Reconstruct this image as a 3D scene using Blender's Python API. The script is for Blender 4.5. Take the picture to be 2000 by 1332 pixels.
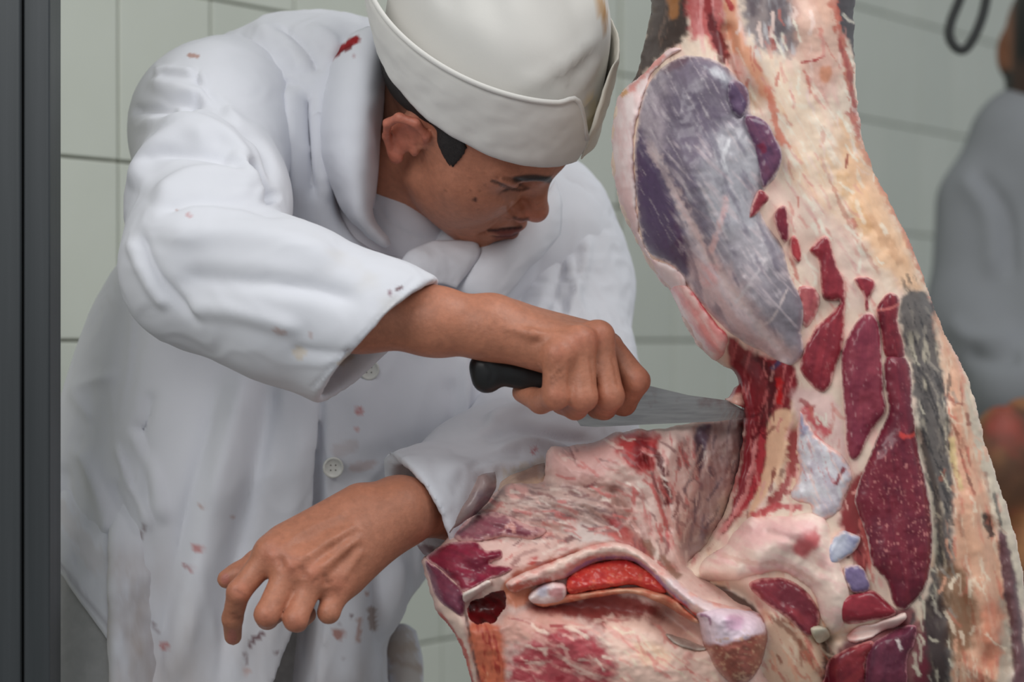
import bpy, bmesh, math, random
import numpy as np
from mathutils import Vector, Matrix

for o in list(bpy.data.objects): bpy.data.objects.remove(o, do_unlink=True)
SC = bpy.context.scene
COL = SC.collection

# ---------------------------------------------------------------- camera, world, lights, exposure
FPX, CD, CZ = 4840.0, 2.2, 1.25            # focal length in pixels (2000 wide), distance to the man's plane, camera height
cam_d = bpy.data.cameras.new('camera'); cam = bpy.data.objects.new('camera', cam_d); COL.objects.link(cam)
cam.location = (0, -CD, CZ); cam.rotation_euler = (math.pi/2, 0, 0)
cam_d.sensor_width = 36.0; cam_d.lens = 36.0*FPX/2000.0
cam_d.dof.use_dof = True; cam_d.dof.focus_distance = 2.08; cam_d.dof.aperture_fstop = 4.5
SC.camera = cam

w = bpy.data.worlds.new('world'); SC.world = w; w.use_nodes = True
bgn = w.node_tree.nodes['Background']; bgn.inputs[0].default_value = (0.90, 0.96, 1.0, 1); bgn.inputs[1].default_value = 0.39

def area(name, loc, target, size, energy, color=(1, 1, 1), sy=None):
    l = bpy.data.lights.new(name, 'AREA'); l.energy = energy; l.color = color
    l.shape = 'RECTANGLE'; l.size = size; l.size_y = sy or size
    o = bpy.data.objects.new(name, l); COL.objects.link(o); o.location = loc
    o.rotation_euler = (Vector(target)-Vector(loc)).to_track_quat('-Z', 'Y').to_euler()
    return o
area('window_light', (-1.1, -2.2, 2.65), (0.0, 0.0, 1.15), 1.5, 29, (1.0, 0.985, 0.96))
area('ceiling_light', (1.25, -0.75, 3.0), (0.45, 0.25, 1.2), 1.3, 27, (1.0, 0.995, 0.97))

vs = SC.view_settings; vs.view_transform = 'Standard'; vs.look = 'None'; vs.gamma = 1.0
vs.use_curve_mapping = False; vs.exposure = 0.0

# ---------------------------------------------------------------- helpers
def V(u, v, Y):
    d = CD+Y
    return np.array([(u-1000.0)/FPX*d, Y, CZ-(v-666.0)/FPX*d])
def VV(a):
    a = np.asarray(a, float); d = CD+a[..., 2]
    return np.stack([(a[..., 0]-1000.0)/FPX*d, a[..., 2], CZ-(a[..., 1]-666.0)/FPX*d], -1)
def UV(p):
    d = p[..., 1]+CD
    return 1000.0+FPX*p[..., 0]/d, 666.0-FPX*(p[..., 2]-CZ)/d
def lin(r, g, b):
    f = lambda c: c/12.92 if c <= 0.04045 else ((c+0.055)/1.055)**2.4
    return np.array([f(r/255.0), f(g/255.0), f(b/255.0)])
def smooth(a, b, x):
    t = np.clip((x-a)/(b-a), 0, 1); return t*t*(3-2*t)

def _hash(i, j, k, seed):
    n = (i*374761393 + j*668265263 + k*2147483647 + seed*1274126177) & 0xFFFFFFFF
    n = ((n ^ (n >> 13))*1274126177) & 0xFFFFFFFF
    n = n ^ (n >> 16)
    return (n & 0xFFFFFF)/float(0xFFFFFF)
def vnoise(x, y, z=None, seed=0):
    x = np.asarray(x, float); y = np.asarray(y, float)
    z = np.zeros_like(x) if z is None else np.asarray(z, float)
    i, j, k = np.floor(x).astype(np.int64), np.floor(y).astype(np.int64), np.floor(z).astype(np.int64)
    fx, fy, fz = x-i, y-j, z-k
    fx = fx*fx*(3-2*fx); fy = fy*fy*(3-2*fy); fz = fz*fz*(3-2*fz)
    r = 0
    for a in (0, 1):
        for b in (0, 1):
            for c in (0, 1):
                r = r+_hash(i+a, j+b, k+c, seed)*(fx if a else 1-fx)*(fy if b else 1-fy)*(fz if c else 1-fz)
    return r*2-1
def fbm(x, y, z=None, oct=4, seed=0, gain=0.5):
    r, a, f, t = 0, 1.0, 1.0, 0
    for o in range(oct):
        r = r+a*vnoise(x*f, y*f, None if z is None else z*f, seed+o*17); t += a; a *= gain; f *= 2.03
    return r/t

def new_mesh(name, verts, faces, mat=None, parent=None, smooth_sh=True, col=None, attrs=None, uv=None):
    me = bpy.data.meshes.new(name)
    verts = np.asarray(verts, np.float32)
    if isinstance(faces, np.ndarray):
        n, c = faces.shape
        me.vertices.add(len(verts)); me.vertices.foreach_set('co', verts.ravel())
        me.loops.add(n*c); me.loops.foreach_set('vertex_index', faces.astype(np.int32).ravel())
        me.polygons.add(n); me.polygons.foreach_set('loop_start', np.arange(0, n*c, c, dtype=np.int32))
        me.update(calc_edges=True); me.validate()
    else:
        me.from_pydata([tuple(map(float, p)) for p in verts], [], [tuple(map(int, f)) for f in faces]); me.update()
    me.polygons.foreach_set('use_smooth', np.full(len(me.polygons), smooth_sh))
    if col is not None:
        at = me.color_attributes.new('Col', 'FLOAT_COLOR', 'POINT')
        c4 = np.ones((len(verts), 4), np.float32); c4[:, :3] = col
        at.data.foreach_set('color', c4.ravel())
    for k, val in (attrs or {}).items():
        at = me.attributes.new(k, 'FLOAT', 'POINT'); at.data.foreach_set('value', np.asarray(val, np.float32))
    if mat: me.materials.append(mat)
    o = bpy.data.objects.new(name, me); COL.objects.link(o)
    if parent is not None: o.parent = parent
    return o
def fix_normals(o):
    bm = bmesh.new(); bm.from_mesh(o.data); bmesh.ops.recalc_face_normals(bm, faces=bm.faces); bm.to_mesh(o.data); bm.free()
def empty(name, loc=(0, 0, 0)):
    o = bpy.data.objects.new(name, None); COL.objects.link(o); o.location = loc; o.empty_display_size = 0.05; return o
def tag(o, label=None, cat=None, group=None, kind=None):
    if label: o['label'] = label
    if cat: o['category'] = cat
    if group: o['group'] = group
    if kind: o['kind'] = kind
    return o

# ---- materials
def mat_new(name):
    m = bpy.data.materials.new(name); m.use_nodes = True
    nt = m.node_tree; b = nt.nodes['Principled BSDF']; return m, nt, b
def N(nt, typ, **kw):
    n = nt.nodes.new(typ)
    for k, v in kw.items(): setattr(n, k, v)
    return n
def mixrgb(nt, fac, a, b, mode='MIX'):
    n = N(nt, 'ShaderNodeMix', data_type='RGBA', blend_type=mode)
    for s, x in ((0, fac), (6, a), (7, b)):
        if isinstance(x, (int, float)): n.inputs[s].default_value = x
        elif isinstance(x, (tuple, list, np.ndarray)): n.inputs[s].default_value = tuple(x)[:3]+(1,)
        else: nt.links.new(x, n.inputs[s])
    return n.outputs[2]
def noise_node(nt, scale, detail=4, rough=0.55, vec=None, dist=0.0):
    n = N(nt, 'ShaderNodeTexNoise'); n.inputs['Scale'].default_value = scale
    n.inputs['Detail'].default_value = detail; n.inputs['Roughness'].default_value = rough; n.inputs['Distortion'].default_value = dist
    if vec is not None: nt.links.new(vec, n.inputs['Vector'])
    return n.outputs[0]
def ramp(nt, fac, stops):
    r = N(nt, 'ShaderNodeValToRGB'); nt.links.new(fac, r.inputs[0]); e = r.color_ramp.elements
    while len(e) < len(stops): e.new(0.5)
    for el, (p, c) in zip(e, stops):
        el.position = p; el.color = tuple(c)[:3]+(1,) if hasattr(c, '__len__') else (c, c, c, 1)
    return r.outputs[0]
def objvec(nt, scale=(1, 1, 1), rot=(0, 0, 0)):
    t = N(nt, 'ShaderNodeTexCoord'); m = N(nt, 'ShaderNodeMapping'); nt.links.new(t.outputs['Object'], m.inputs[0])
    m.inputs['Scale'].default_value = scale; m.inputs['Rotation'].default_value = rot
    return m.outputs[0]
def bump(nt, b, h, strength=0.3, dist=0.002):
    n = N(nt, 'ShaderNodeBump'); n.inputs['Strength'].default_value = strength; n.inputs['Distance'].default_value = dist
    nt.links.new(h, n.inputs['Height']); nt.links.new(n.outputs[0], b.inputs['Normal'])
def simple_mat(name, c, rough=0.5, var=0.08, scale=40, metallic=0.0, bmp=0.0, spec=None):
    m, nt, b = mat_new(name); v = objvec(nt); n = noise_node(nt, scale, vec=v)
    c = np.asarray(c, float)
    nt.links.new(ramp(nt, n, [(0.3, c*(1-var)), (0.7, np.minimum(c*(1+var), 1))]), b.inputs['Base Color'])
    b.inputs['Roughness'].default_value = rough; b.inputs['Metallic'].default_value = metallic
    if spec is not None: b.inputs['Specular IOR Level'].default_value = spec
    if bmp: bump(nt, b, n, bmp)
    return m
def vcol_mat(name, rough=0.6, fine=60, famt=0.1, bmp=0.15, bdist=0.001, spec=0.5, sss=0.0, weave=False, bscale=None):
    m, nt, b = mat_new(name)
    a = N(nt, 'ShaderNodeVertexColor', layer_name='Col'); v = objvec(nt)
    n = noise_node(nt, fine, detail=6, rough=0.6, vec=v)
    g = ramp(nt, n, [(0.25, 1-famt), (0.75, 1+famt)])
    nt.links.new(mixrgb(nt, 1.0, a.outputs[0], g, 'MULTIPLY'), b.inputs['Base Color'])
    b.inputs['Roughness'].default_value = rough; b.inputs['Specular IOR Level'].default_value = spec
    if sss:
        b.inputs['Subsurface Weight'].default_value = sss; b.inputs['Subsurface Radius'].default_value = (0.9, 0.4, 0.25)
        b.inputs['Subsurface Scale'].default_value = 0.006
    if bmp: bump(nt, b, noise_node(nt, bscale or fine*4, detail=5, vec=v), bmp, bdist)
    return m

# ---------------------------------------------------------------- signed distance sculpting
class Field:
    def __init__(s): s.p = []; s.disp = None
    def _add(s, fn, c, R, k, op): s.p.append((fn, np.asarray(c, float), float(R), k, op)); return s
    def cone(s, a, b, r1, r2, k=0.01, op='u', n=None, fl=1.0):
        a = np.asarray(a, float); b = np.asarray(b, float); ab = b-a; L2 = max(ab@ab, 1e-12)
        if n is not None: n = np.asarray(n, float); n = n/np.linalg.norm(n)
        def fn(P):
            q = P-a; t = np.clip(q@ab/L2, 0, 1); q = q-t[:, None]*ab
            if n is not None: q = q+np.outer(q@n*(1/fl-1), n)
            d = np.sqrt((q*q).sum(1))-(r1+(r2-r1)*t)
            return d*fl if (n is not None and fl < 1) else d
        return s._add(fn, (a+b)/2, np.linalg.norm(ab)/2+max(r1, r2), k, op)
    def chain(s, pts, rs, k=0.01, op='u', n=None, fl=1.0):
        for i in range(len(pts)-1): s.cone(pts[i], pts[i+1], rs[i], rs[i+1], k, op, n, fl)
        return s
    def ell(s, c, r, R=None, k=0.01, op='u'):
        c = np.asarray(c, float); r = np.asarray(r, float); M = np.eye(3) if R is None else np.asarray(R, float)
        def fn(P):
            q = (P-c)@M; k0 = np.sqrt(((q/r)**2).sum(1)); k1 = np.sqrt(((q/(r*r))**2).sum(1))
            return np.where(k1 < 1e-9, -r.min(), k0*(k0-1)/np.maximum(k1, 1e-9))
        return s._add(fn, c, r.max(), k, op)
    def half(s, pt, n, k=0.004):                       # removes the side the normal points to
        pt = np.asarray(pt, float); n = np.asarray(n, float); n = n/np.linalg.norm(n)
        return s._add(lambda P: -((P-pt)@n), pt, 1e3, k, 's')
    def dists(s, P): return np.stack([f[0](P) for f in s.p])
    def eval(s, P, idx=None):
        t = np.full(len(P), 10.0)
        for i in (range(len(s.p)) if idx is None else idx):
            fn, c, R, k, op = s.p[i]; d = fn(P)
            if op == 'u':
                h = np.clip(0.5+0.5*(t-d)/k, 0, 1); t = t*(1-h)+d*h-k*h*(1-h)
            else:
                d = -d; h = np.clip(0.5+0.5*(d-t)/k, 0, 1); t = t*(1-h)+d*h+k*h*(1-h)
        if s.disp is not None: t = t-s.disp(P)
        return t
    def mesh(s, h=0.004, B=16, lip=1.6):
        lo = np.min([p[1]-p[2] for p in s.p if p[4] == 'u'], 0)-3*h; hi = np.max([p[1]+p[2] for p in s.p if p[4] == 'u'], 0)+3*h
        bs = B*h; nb = np.ceil((hi-lo)/bs).astype(int)
        bi = np.stack(np.meshgrid(*[np.arange(n) for n in nb], indexing='ij'), -1).reshape(-1, 3)
        cen = lo+(bi+0.5)*bs; br = bs*0.866
        D = s.dists(cen); tot = s.eval(cen)
        act = np.where(np.abs(tot) < br*lip)[0]
        NN = nb*B+2
        g = np.arange(B+1); gi = np.stack(np.meshgrid(g, g, g, indexing='ij'), -1)
        vid, vpos, quads = [], [], []
        ks = np.array([p[3] for p in s.p]); isu = np.array([p[4] == 'u' for p in s.p])
        gid = lambda a: (a[..., 0]*NN[1]+a[..., 1])*NN[2]+a[..., 2]
        for b in act:
            dc = D[:, b]; keep = np.where(np.where(isu, dc < tot[b]+2*br*lip+ks, dc < br*lip+ks))[0]
            base = bi[b]*B; P = lo+(base+gi)*h
            F = s.eval(P.reshape(-1, 3), keep).reshape(B+1, B+1, B+1); S = F < 0
            if S.all() or not S.any(): continue
            cnt = np.zeros((B, B, B)); acc = np.zeros((B, B, B, 3))
            for ax in range(3):
                o1, o2 = [a for a in range(3) if a != ax]
                for da in (0, 1):
                    for db in (0, 1):
                        sl0 = [slice(0, B)]*3; sl0[o1] = slice(da, B+da); sl0[o2] = slice(db, B+db)
                        sl1 = list(sl0); sl1[ax] = slice(1, B+1)
                        f0, f1 = F[tuple(sl0)], F[tuple(sl1)]; m = (f0 < 0) != (f1 < 0)
                        t = np.where(m, f0/np.where(m, f0-f1, 1), 0)
                        cnt += m; acc[..., ax] += np.where(m, t, 0); acc[..., o1] += m*da; acc[..., o2] += m*db
            c = np.argwhere(cnt > 0)
            vid.append(gid(c+base)); vpos.append(lo+(base+c+acc[tuple(c.T)]/cnt[tuple(c.T)][:, None])*h)
            for ax in range(3):
                o1, o2 = [(1, 2), (2, 0), (0, 1)][ax]
                sl = [slice(0, B)]*3; s1 = list(sl); s1[ax] = slice(1, B+1)
                a0, a1 = S[tuple(sl)], S[tuple(s1)]; e = np.argwhere(a0 != a1)
                if not len(e): continue
                ins = a0[tuple(e.T)]; e = e+base; e1 = e.copy(); e1[:, o1] -= 1; e2 = e.copy(); e2[:, o2] -= 1
                e12 = e1.copy(); e12[:, o2] -= 1
                q = np.stack([gid(e12), gid(e2), gid(e), gid(e1)], 1); q[~ins] = q[~ins][:, ::-1]; quads.append(q)
        vid = np.concatenate(vid); vpos = np.concatenate(vpos); quads = np.concatenate(quads)
        order = np.argsort(vid); sv = vid[order]; ix = np.searchsorted(sv, quads); ix = np.clip(ix, 0, len(sv)-1)
        ok = (sv[ix] == quads).all(1); f = order[ix[ok]]
        return vpos, f
    def hit(s, uv, y0=-0.6, y1=0.8):
        uv = np.asarray(uv, float).reshape(-1, 2); Y = np.full(len(uv), y0); dn = np.zeros(len(uv), bool)
        for it in range(160):
            P = VV(np.c_[uv, Y]); d = s.eval(P); dn |= d < 5e-4; Y = np.where(dn, Y, np.minimum(Y+np.maximum(d, 3e-4)*0.7, y1))
            if dn.all(): break
        return Y

def vnormals(v, f):
    n = np.zeros_like(v); a, b, c, d = [v[f[:, i]] for i in range(4)]
    fn = np.cross(c-a, d-b)
    for i in range(4): np.add.at(n, f[:, i], fn)
    return n/np.maximum(np.linalg.norm(n, axis=1), 1e-12)[:, None]
def relax(v, f, it=2, lam=0.5):
    e = np.concatenate([f[:, [0, 1]], f[:, [1, 2]], f[:, [2, 3]], f[:, [3, 0]]]); cnt = np.zeros(len(v))
    np.add.at(cnt, e[:, 0], 1); np.add.at(cnt, e[:, 1], 1)
    for i in range(it):
        s = np.zeros_like(v)
        for ax in range(3):
            s[:, ax] = np.bincount(e[:, 0], v[e[:, 1], ax], len(v))+np.bincount(e[:, 1], v[e[:, 0], ax], len(v))
        v = v+lam*(s/np.maximum(cnt, 1)[:, None]-v)
    return v
def polydist(u, v, pts):
    """distance in pixels to a polyline, with the parameter along it (0..1) and the signed side"""
    pts = np.asarray(pts, float); best = np.full(u.shape, 1e9); tt = np.zeros(u.shape); sd = np.zeros(u.shape); n = len(pts)-1
    for i in range(n):
        a, b = pts[i, :2], pts[i+1, :2]; ab = b-a; L2 = max(ab@ab, 1e-9)
        t = np.clip(((u-a[0])*ab[0]+(v-a[1])*ab[1])/L2, 0, 1)
        dx, dy = u-a[0]-t*ab[0], v-a[1]-t*ab[1]; d = np.hypot(dx, dy); m = d < best
        best = np.where(m, d, best); tt = np.where(m, (i+t)/n, tt); sd = np.where(m, np.sign(ab[0]*dy-ab[1]*dx), sd)
    return best, tt, sd
def crom(pts, n=8, closed=False):
    P = np.asarray(pts, float)
    Q = np.concatenate([P[-1:], P, P[:2]]) if closed else np.concatenate([2*P[:1]-P[1:2], P, 2*P[-1:]-P[-2:-1]])
    out = []
    t = np.linspace(0, 1, n, endpoint=False)[:, None]
    for i in range(1, len(Q)-2):
        a, b, c, d = Q[i-1], Q[i], Q[i+1], Q[i+2]
        out.append(0.5*((2*b)+(c-a)*t+(2*a-5*b+4*c-d)*t*t+(3*b-a-3*c+d)*t**3))
    if not closed: out.append(P[-1:])
    return np.concatenate(out)
def inpoly(u, v, poly):
    poly = np.asarray(poly, float); r = np.zeros(np.shape(u), bool); n = len(poly)
    for i in range(n):
        x0, y0 = poly[i][:2]; x1, y1 = poly[(i+1) % n][:2]
        if y0 == y1: continue
        c = ((y0 > v) != (y1 > v)) & (u < (x1-x0)*(v-y0)/(y1-y0)+x0); r ^= c
    return r
def sdpoly(u, v, poly):
    """signed distance to a closed polygon in pixels, positive inside"""
    p = np.asarray(poly, float)[:, :2]; d, _, _ = polydist(u, v, np.concatenate([p, p[:1]]))
    return np.where(inpoly(u, v, p), d, -d)

def sculpt(v, f, strokes, facing=0.05):
    """cloth folds: each stroke = (pixel polyline, half width px, height mm[, asymmetry]) pushed along the surface normal"""
    n = vnormals(v, f); u, w_ = UV(v); view = v-np.array([0, -CD, CZ]); view /= np.linalg.norm(view, axis=1)[:, None]
    face = smooth(facing-0.15, facing+0.25, -(n*view).sum(1)); tot = np.zeros(len(v))
    for st in strokes:
        pl, wd, ht = st[:3]; asym = st[3] if len(st) > 3 else 1.0
        pl = crom(pl, 6) if len(pl) > 2 else np.asarray(pl, float)
        lo = pl[:, :2].min(0)-wd*3; hi = pl[:, :2].max(0)+wd*3
        m = np.where((u > lo[0]) & (u < hi[0]) & (w_ > lo[1]) & (w_ < hi[1]))[0]
        if not len(m): continue
        d, t, sd = polydist(u[m], w_[m], pl); ww = np.where(sd > 0, wd*asym, wd)
        prof = np.exp(-(d/ww)**2)*smooth(0, 0.18, t)*smooth(0, 0.18, 1-t)
        tot[m] += prof*ht*0.001
    return v+n*(tot*face)[:, None]
def stain(v, f, col, strokes, seed=3):
    """marks with a shape of their own: (pixel polyline or point, radius px, colour, strength, raggedness)"""
    n = vnormals(v, f); u, w_ = UV(v); view = v-np.array([0, -CD, CZ])
    ok = (n*view).sum(1) < 0
    for pl, wd, c, s_, rag in strokes:
        pl = np.asarray(pl, float).reshape(-1, 2)
        lo = pl.min(0)-wd*3; hi = pl.max(0)+wd*3
        m = np.where(ok & (u > lo[0]) & (u < hi[0]) & (w_ > lo[1]) & (w_ < hi[1]))[0]
        if not len(m): continue
        if len(pl) == 1: d = np.hypot(u[m]-pl[0, 0], w_[m]-pl[0, 1])
        else: d = polydist(u[m], w_[m], pl)[0]
        d = d+rag*wd*fbm(u[m]/max(wd, 4)*1.1, w_[m]/max(wd, 4)*1.1, oct=3, seed=seed)
        a = (s_*smooth(1.15, 0.55, d/wd))[:, None]; col[m] = col[m]*(1-a)+np.asarray(c)*a
    return col
def sheet(name, grid, mat, parent, thick=0.004, nu=8, nv=8, col=None, colfn=None, pix=True, rough=0.0, seed=0):
    """cloth or flap: a grid of (u px, v px, Y) control points, splined, with real thickness"""
    G = np.asarray(grid, float)
    G = np.stack([crom(r, nu) for r in G]); G = np.stack([crom(G[:, j], nv) for j in range(G.shape[1])], 1)
    P = VV(G) if pix else G
    r, c = P.shape[:2]
    du = np.gradient(P, axis=1); dv = np.gradient(P, axis=0); n = np.cross(du, dv); n /= np.maximum(np.linalg.norm(n, axis=2), 1e-9)[..., None]
    if n[..., 1].mean() > 0: n = -n
    if rough: k_ = 25.0 if pix else 0.018; P = P+n*(rough*fbm(G[..., 0]/k_, G[..., 1]/k_, G[..., 2]/k_ if not pix else None, seed=seed))[..., None]
    a = np.linspace(0, 1, r)[:, None]; b = np.linspace(0, 1, c)[None]
    e = np.minimum(np.minimum(a, 1-a)*r, np.minimum(b, 1-b)*c); th = thick*np.clip(0.25+e*0.35, 0, 1)
    top = P+n*(th/2)[..., None]; bot = P-n*(th/2)[..., None]
    v = np.concatenate([top.reshape(-1, 3), bot.reshape(-1, 3)]); ii = np.arange(r*c).reshape(r, c); o = r*c
    q = np.stack([ii[:-1, :-1], ii[:-1, 1:], ii[1:, 1:], ii[1:, :-1]], -1).reshape(-1, 4)
    ring = np.concatenate([ii[0, :-1], ii[:-1, -1], ii[-1, :0:-1], ii[:0:-1, 0]]); rn = np.roll(ring, -1)
    fs = np.concatenate([q, q[:, ::-1]+o, np.stack([ring, ring+o, rn+o, rn], 1)])
    cc = None
    if colfn is not None:
        cc = colfn(G[..., 0].ravel(), G[..., 1].ravel()); cc = np.concatenate([cc, cc])
    elif col is not None: cc = np.tile(np.asarray(col), (len(v), 1))
    ob = new_mesh(name, v, fs, mat, parent, col=cc); fix_normals(ob); return ob
def rings(name, R, mat, parent, closed=True, cap=(False, False), col=None, flip=False):
    """loft through rings: array (m, n, 3)"""
    R = np.asarray(R, float); m, n = R.shape[:2]; ii = np.arange(m*n).reshape(m, n)
    nx = np.roll(ii, -1, 1) if closed else ii[:, 1:]; a = ii if closed else ii[:, :-1]
    q = np.stack([a[:-1], nx[:-1], nx[1:], a[1:]], -1).reshape(-1, 4)
    fs = [tuple(x) for x in q]
    if cap[0]: fs.append(tuple(ii[0][::-1]))
    if cap[1]: fs.append(tuple(ii[-1]))
    ob = new_mesh(name, R.reshape(-1, 3), fs, mat, parent, col=None if col is None else np.tile(np.asarray(col), (m*n, 1)))
    fix_normals(ob); return ob
def tube(name, pts, r, mat, parent=None, seg=12, n=6):
    P = crom(pts, n) if len(pts) > 2 else np.asarray(pts, float); T = np.gradient(P, axis=0); T /= np.linalg.norm(T, axis=1)[:, None]
    up = np.array([0.13, 0.9, 0.42]); up = up/np.linalg.norm(up)
    a = np.linspace(0, 2*np.pi, seg, endpoint=False); R = []
    rr = np.interp(np.linspace(0, 1, len(P)), np.linspace(0, 1, len(np.atleast_1d(r))), np.atleast_1d(r))
    for p, t, q in zip(P, T, rr):
        x = np.cross(up, t); x /= np.linalg.norm(x); y = np.cross(t, x); R.append(p+q*(np.cos(a)[:, None]*x+np.sin(a)[:, None]*y))
    return rings(name, R, mat, parent, cap=(True, True))
def box_mesh(name, size, bevel=0.0, seg=2):
    bm = bmesh.new(); bmesh.ops.create_cube(bm, size=1.0); bmesh.ops.scale(bm, vec=size, verts=bm.verts)
    if bevel: bmesh.ops.bevel(bm, geom=list(bm.edges), offset=bevel, segments=seg, profile=0.5, affect='EDGES')
    me = bpy.data.meshes.new(name); bm.to_mesh(me); bm.free(); return me
def place(name, me, loc, rot=(0, 0, 0), mat=None, parent=None):
    o = bpy.data.objects.new(name, me); COL.objects.link(o); o.location = loc; o.rotation_euler = rot
    if mat and not me.materials: me.materials.append(mat)
    if parent is not None: o.parent = parent
    return o
# ---------------------------------------------------------------- the room
def build_room():
    tile_m, nt, b = mat_new('glazed_tile'); vv = objvec(nt)
    oi = N(nt, 'ShaderNodeObjectInfo')
    c = mixrgb(nt, oi.outputs['Random'], (0.60, 0.63, 0.56), (0.66, 0.685, 0.61))
    c = mixrgb(nt, ramp(nt, noise_node(nt, 9, vec=vv), [(0.35, 0), (0.8, 0.35)]), c, (0.55, 0.575, 0.49))
    nt.links.new(c, b.inputs['Base Color']); b.inputs['Roughness'].default_value = 0.28
    bump(nt, b, noise_node(nt, 14, vec=vv), 0.06, 0.004)
    grout = simple_mat('tile_grout', (0.42, 0.41, 0.33), 0.9, 0.25, 25)
    D = np.array([0.533, 0.846, 0.0]); D /= np.linalg.norm(D); Nn = np.array([D[1], -D[0], 0.0])
    p0 = V(228, 668, 0.566); p0[2] = 0                       # a joint of the tiling, seen at the left of the picture
    ang = math.atan2(D[1], D[0])
    tw, th = 0.162, 0.2
    z0 = CZ+0.0005
    wl = 5.6; s0 = -1.4
    me = box_mesh('wall', (wl, 0.1, 2.9), 0.0)
    mid = p0+D*(s0+wl/2)-Nn*0.056
    wall = place('wall_back', me, (mid[0], mid[1], 1.45), (0, 0, ang), grout); tag(wall, kind='structure')
    tm = box_mesh('tile', (tw-0.0030, 0.012, th-0.0030), 0.0018, 2)
    rnd = random.Random(4)
    inv = wall.matrix_world
    bpy.context.view_layer.update(); inv = wall.matrix_world.inverted()
    for i in range(-3, 22):
        off = 0.0
        sx = 0.004 if i == 10 else 0.0
        for j in range(-4, 5):
            c = p0+D*((i+0.5)*tw)-Nn*0.003
            o = place('tile', tm, (0, 0, 0), (0, 0, 0), tile_m, wall)
            M = Matrix.Translation((c[0], c[1], z0+(j+0.5)*th)) @ Matrix.Rotation(ang+rnd.uniform(-.004, .004), 4, 'Z') @ Matrix.Rotation(rnd.uniform(-.004, .004), 4, 'X')
            if i == 6: M = M @ Matrix.Translation((-0.004, 0, 0)) @ Matrix.Diagonal((0.95, 1, 1, 1))
            if i == 99: M = M @ Matrix.Diagonal((0.90, 1, 1, 1))
            o.matrix_local = inv @ M
    gm = simple_mat('stained_grout', (0.17, 0.15, 0.09), 0.9, 0.4, 18)
    c = p0+D*(7*tw-0.005)-Nn*0.004; o = place('grout_line', box_mesh('grout_line', (0.009, 0.006, 1.3), 0.001), (0, 0, 0), (0, 0, 0), gm, wall)
    o.matrix_local = inv @ (Matrix.Translation((c[0], c[1], z0-0.35)) @ Matrix.Rotation(ang, 4, 'Z'))
    fl = simple_mat('floor_screed', (0.27, 0.27, 0.26), 0.5, 0.2, 6)
    me = box_mesh('floor', (7.6, 8.2, 0.06)); f = place('floor', me, (0.6, 0.4, -0.03), (0, 0, 0), fl); tag(f, kind='structure')
    # dark steel post in the left foreground
    st, nt, b = mat_new('dark_steel'); vv = objvec(nt, (30, 30, 0.6)); n = noise_node(nt, 3, 5, vec=vv)
    nt.links.new(ramp(nt, n, [(0.3, (0.040, 0.046, 0.050)), (0.75, (0.062, 0.068, 0.074))]), b.inputs['Base Color'])
    b.inputs['Roughness'].default_value = 0.42; b.inputs['Metallic'].default_value = 0.35; bump(nt, b, n, 0.05, 0.001)
    seam = simple_mat('post_seam', (0.30, 0.28, 0.24), 0.7, 0.5, 60)
    Y = -0.16; d = CD+Y
    post = empty('steel_post', (V(60, 0, Y)[0], Y, 0))
    def panel(nm, u0, u1, y, dep, m, z=2.6):
        x0, x1 = V(u0, 0, y)[0], V(u1, 0, y)[0]
        o = place(nm, box_mesh(nm, (x1-x0, dep, z), 0.0015), ((x0+x1)/2-post.location[0], y+dep/2-post.location[1], z/2), (0, 0, 0), m, post); return o
    panel('post_panel', 45, 97.5, Y, 0.05, st); panel('post_panel', -75, 40, Y-0.006, 0.05, st); panel('seam_strip', 38, 47, Y+0.010, 0.03, seam)
    tag(post, 'dark grey steel post with a narrow seam at the left edge', 'post')
build_room()
# ---------------------------------------------------------------- the butcher
HR = np.array([[-0.563, 0.688, 0.458], [-0.669, -0.054, -0.742], [-0.485, -0.724, 0.491]])
U_, _, Vt = np.linalg.svd(HR); HR = U_ @ Vt
HO = np.array([-0.0452, -0.003, CZ+0.2069])
def H(x, y, z): return HO+HR@(np.array([x, y, z], float)*0.01)
def hx(P): return (P-HO)@HR*100.0                             # world -> head frame, cm

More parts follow.
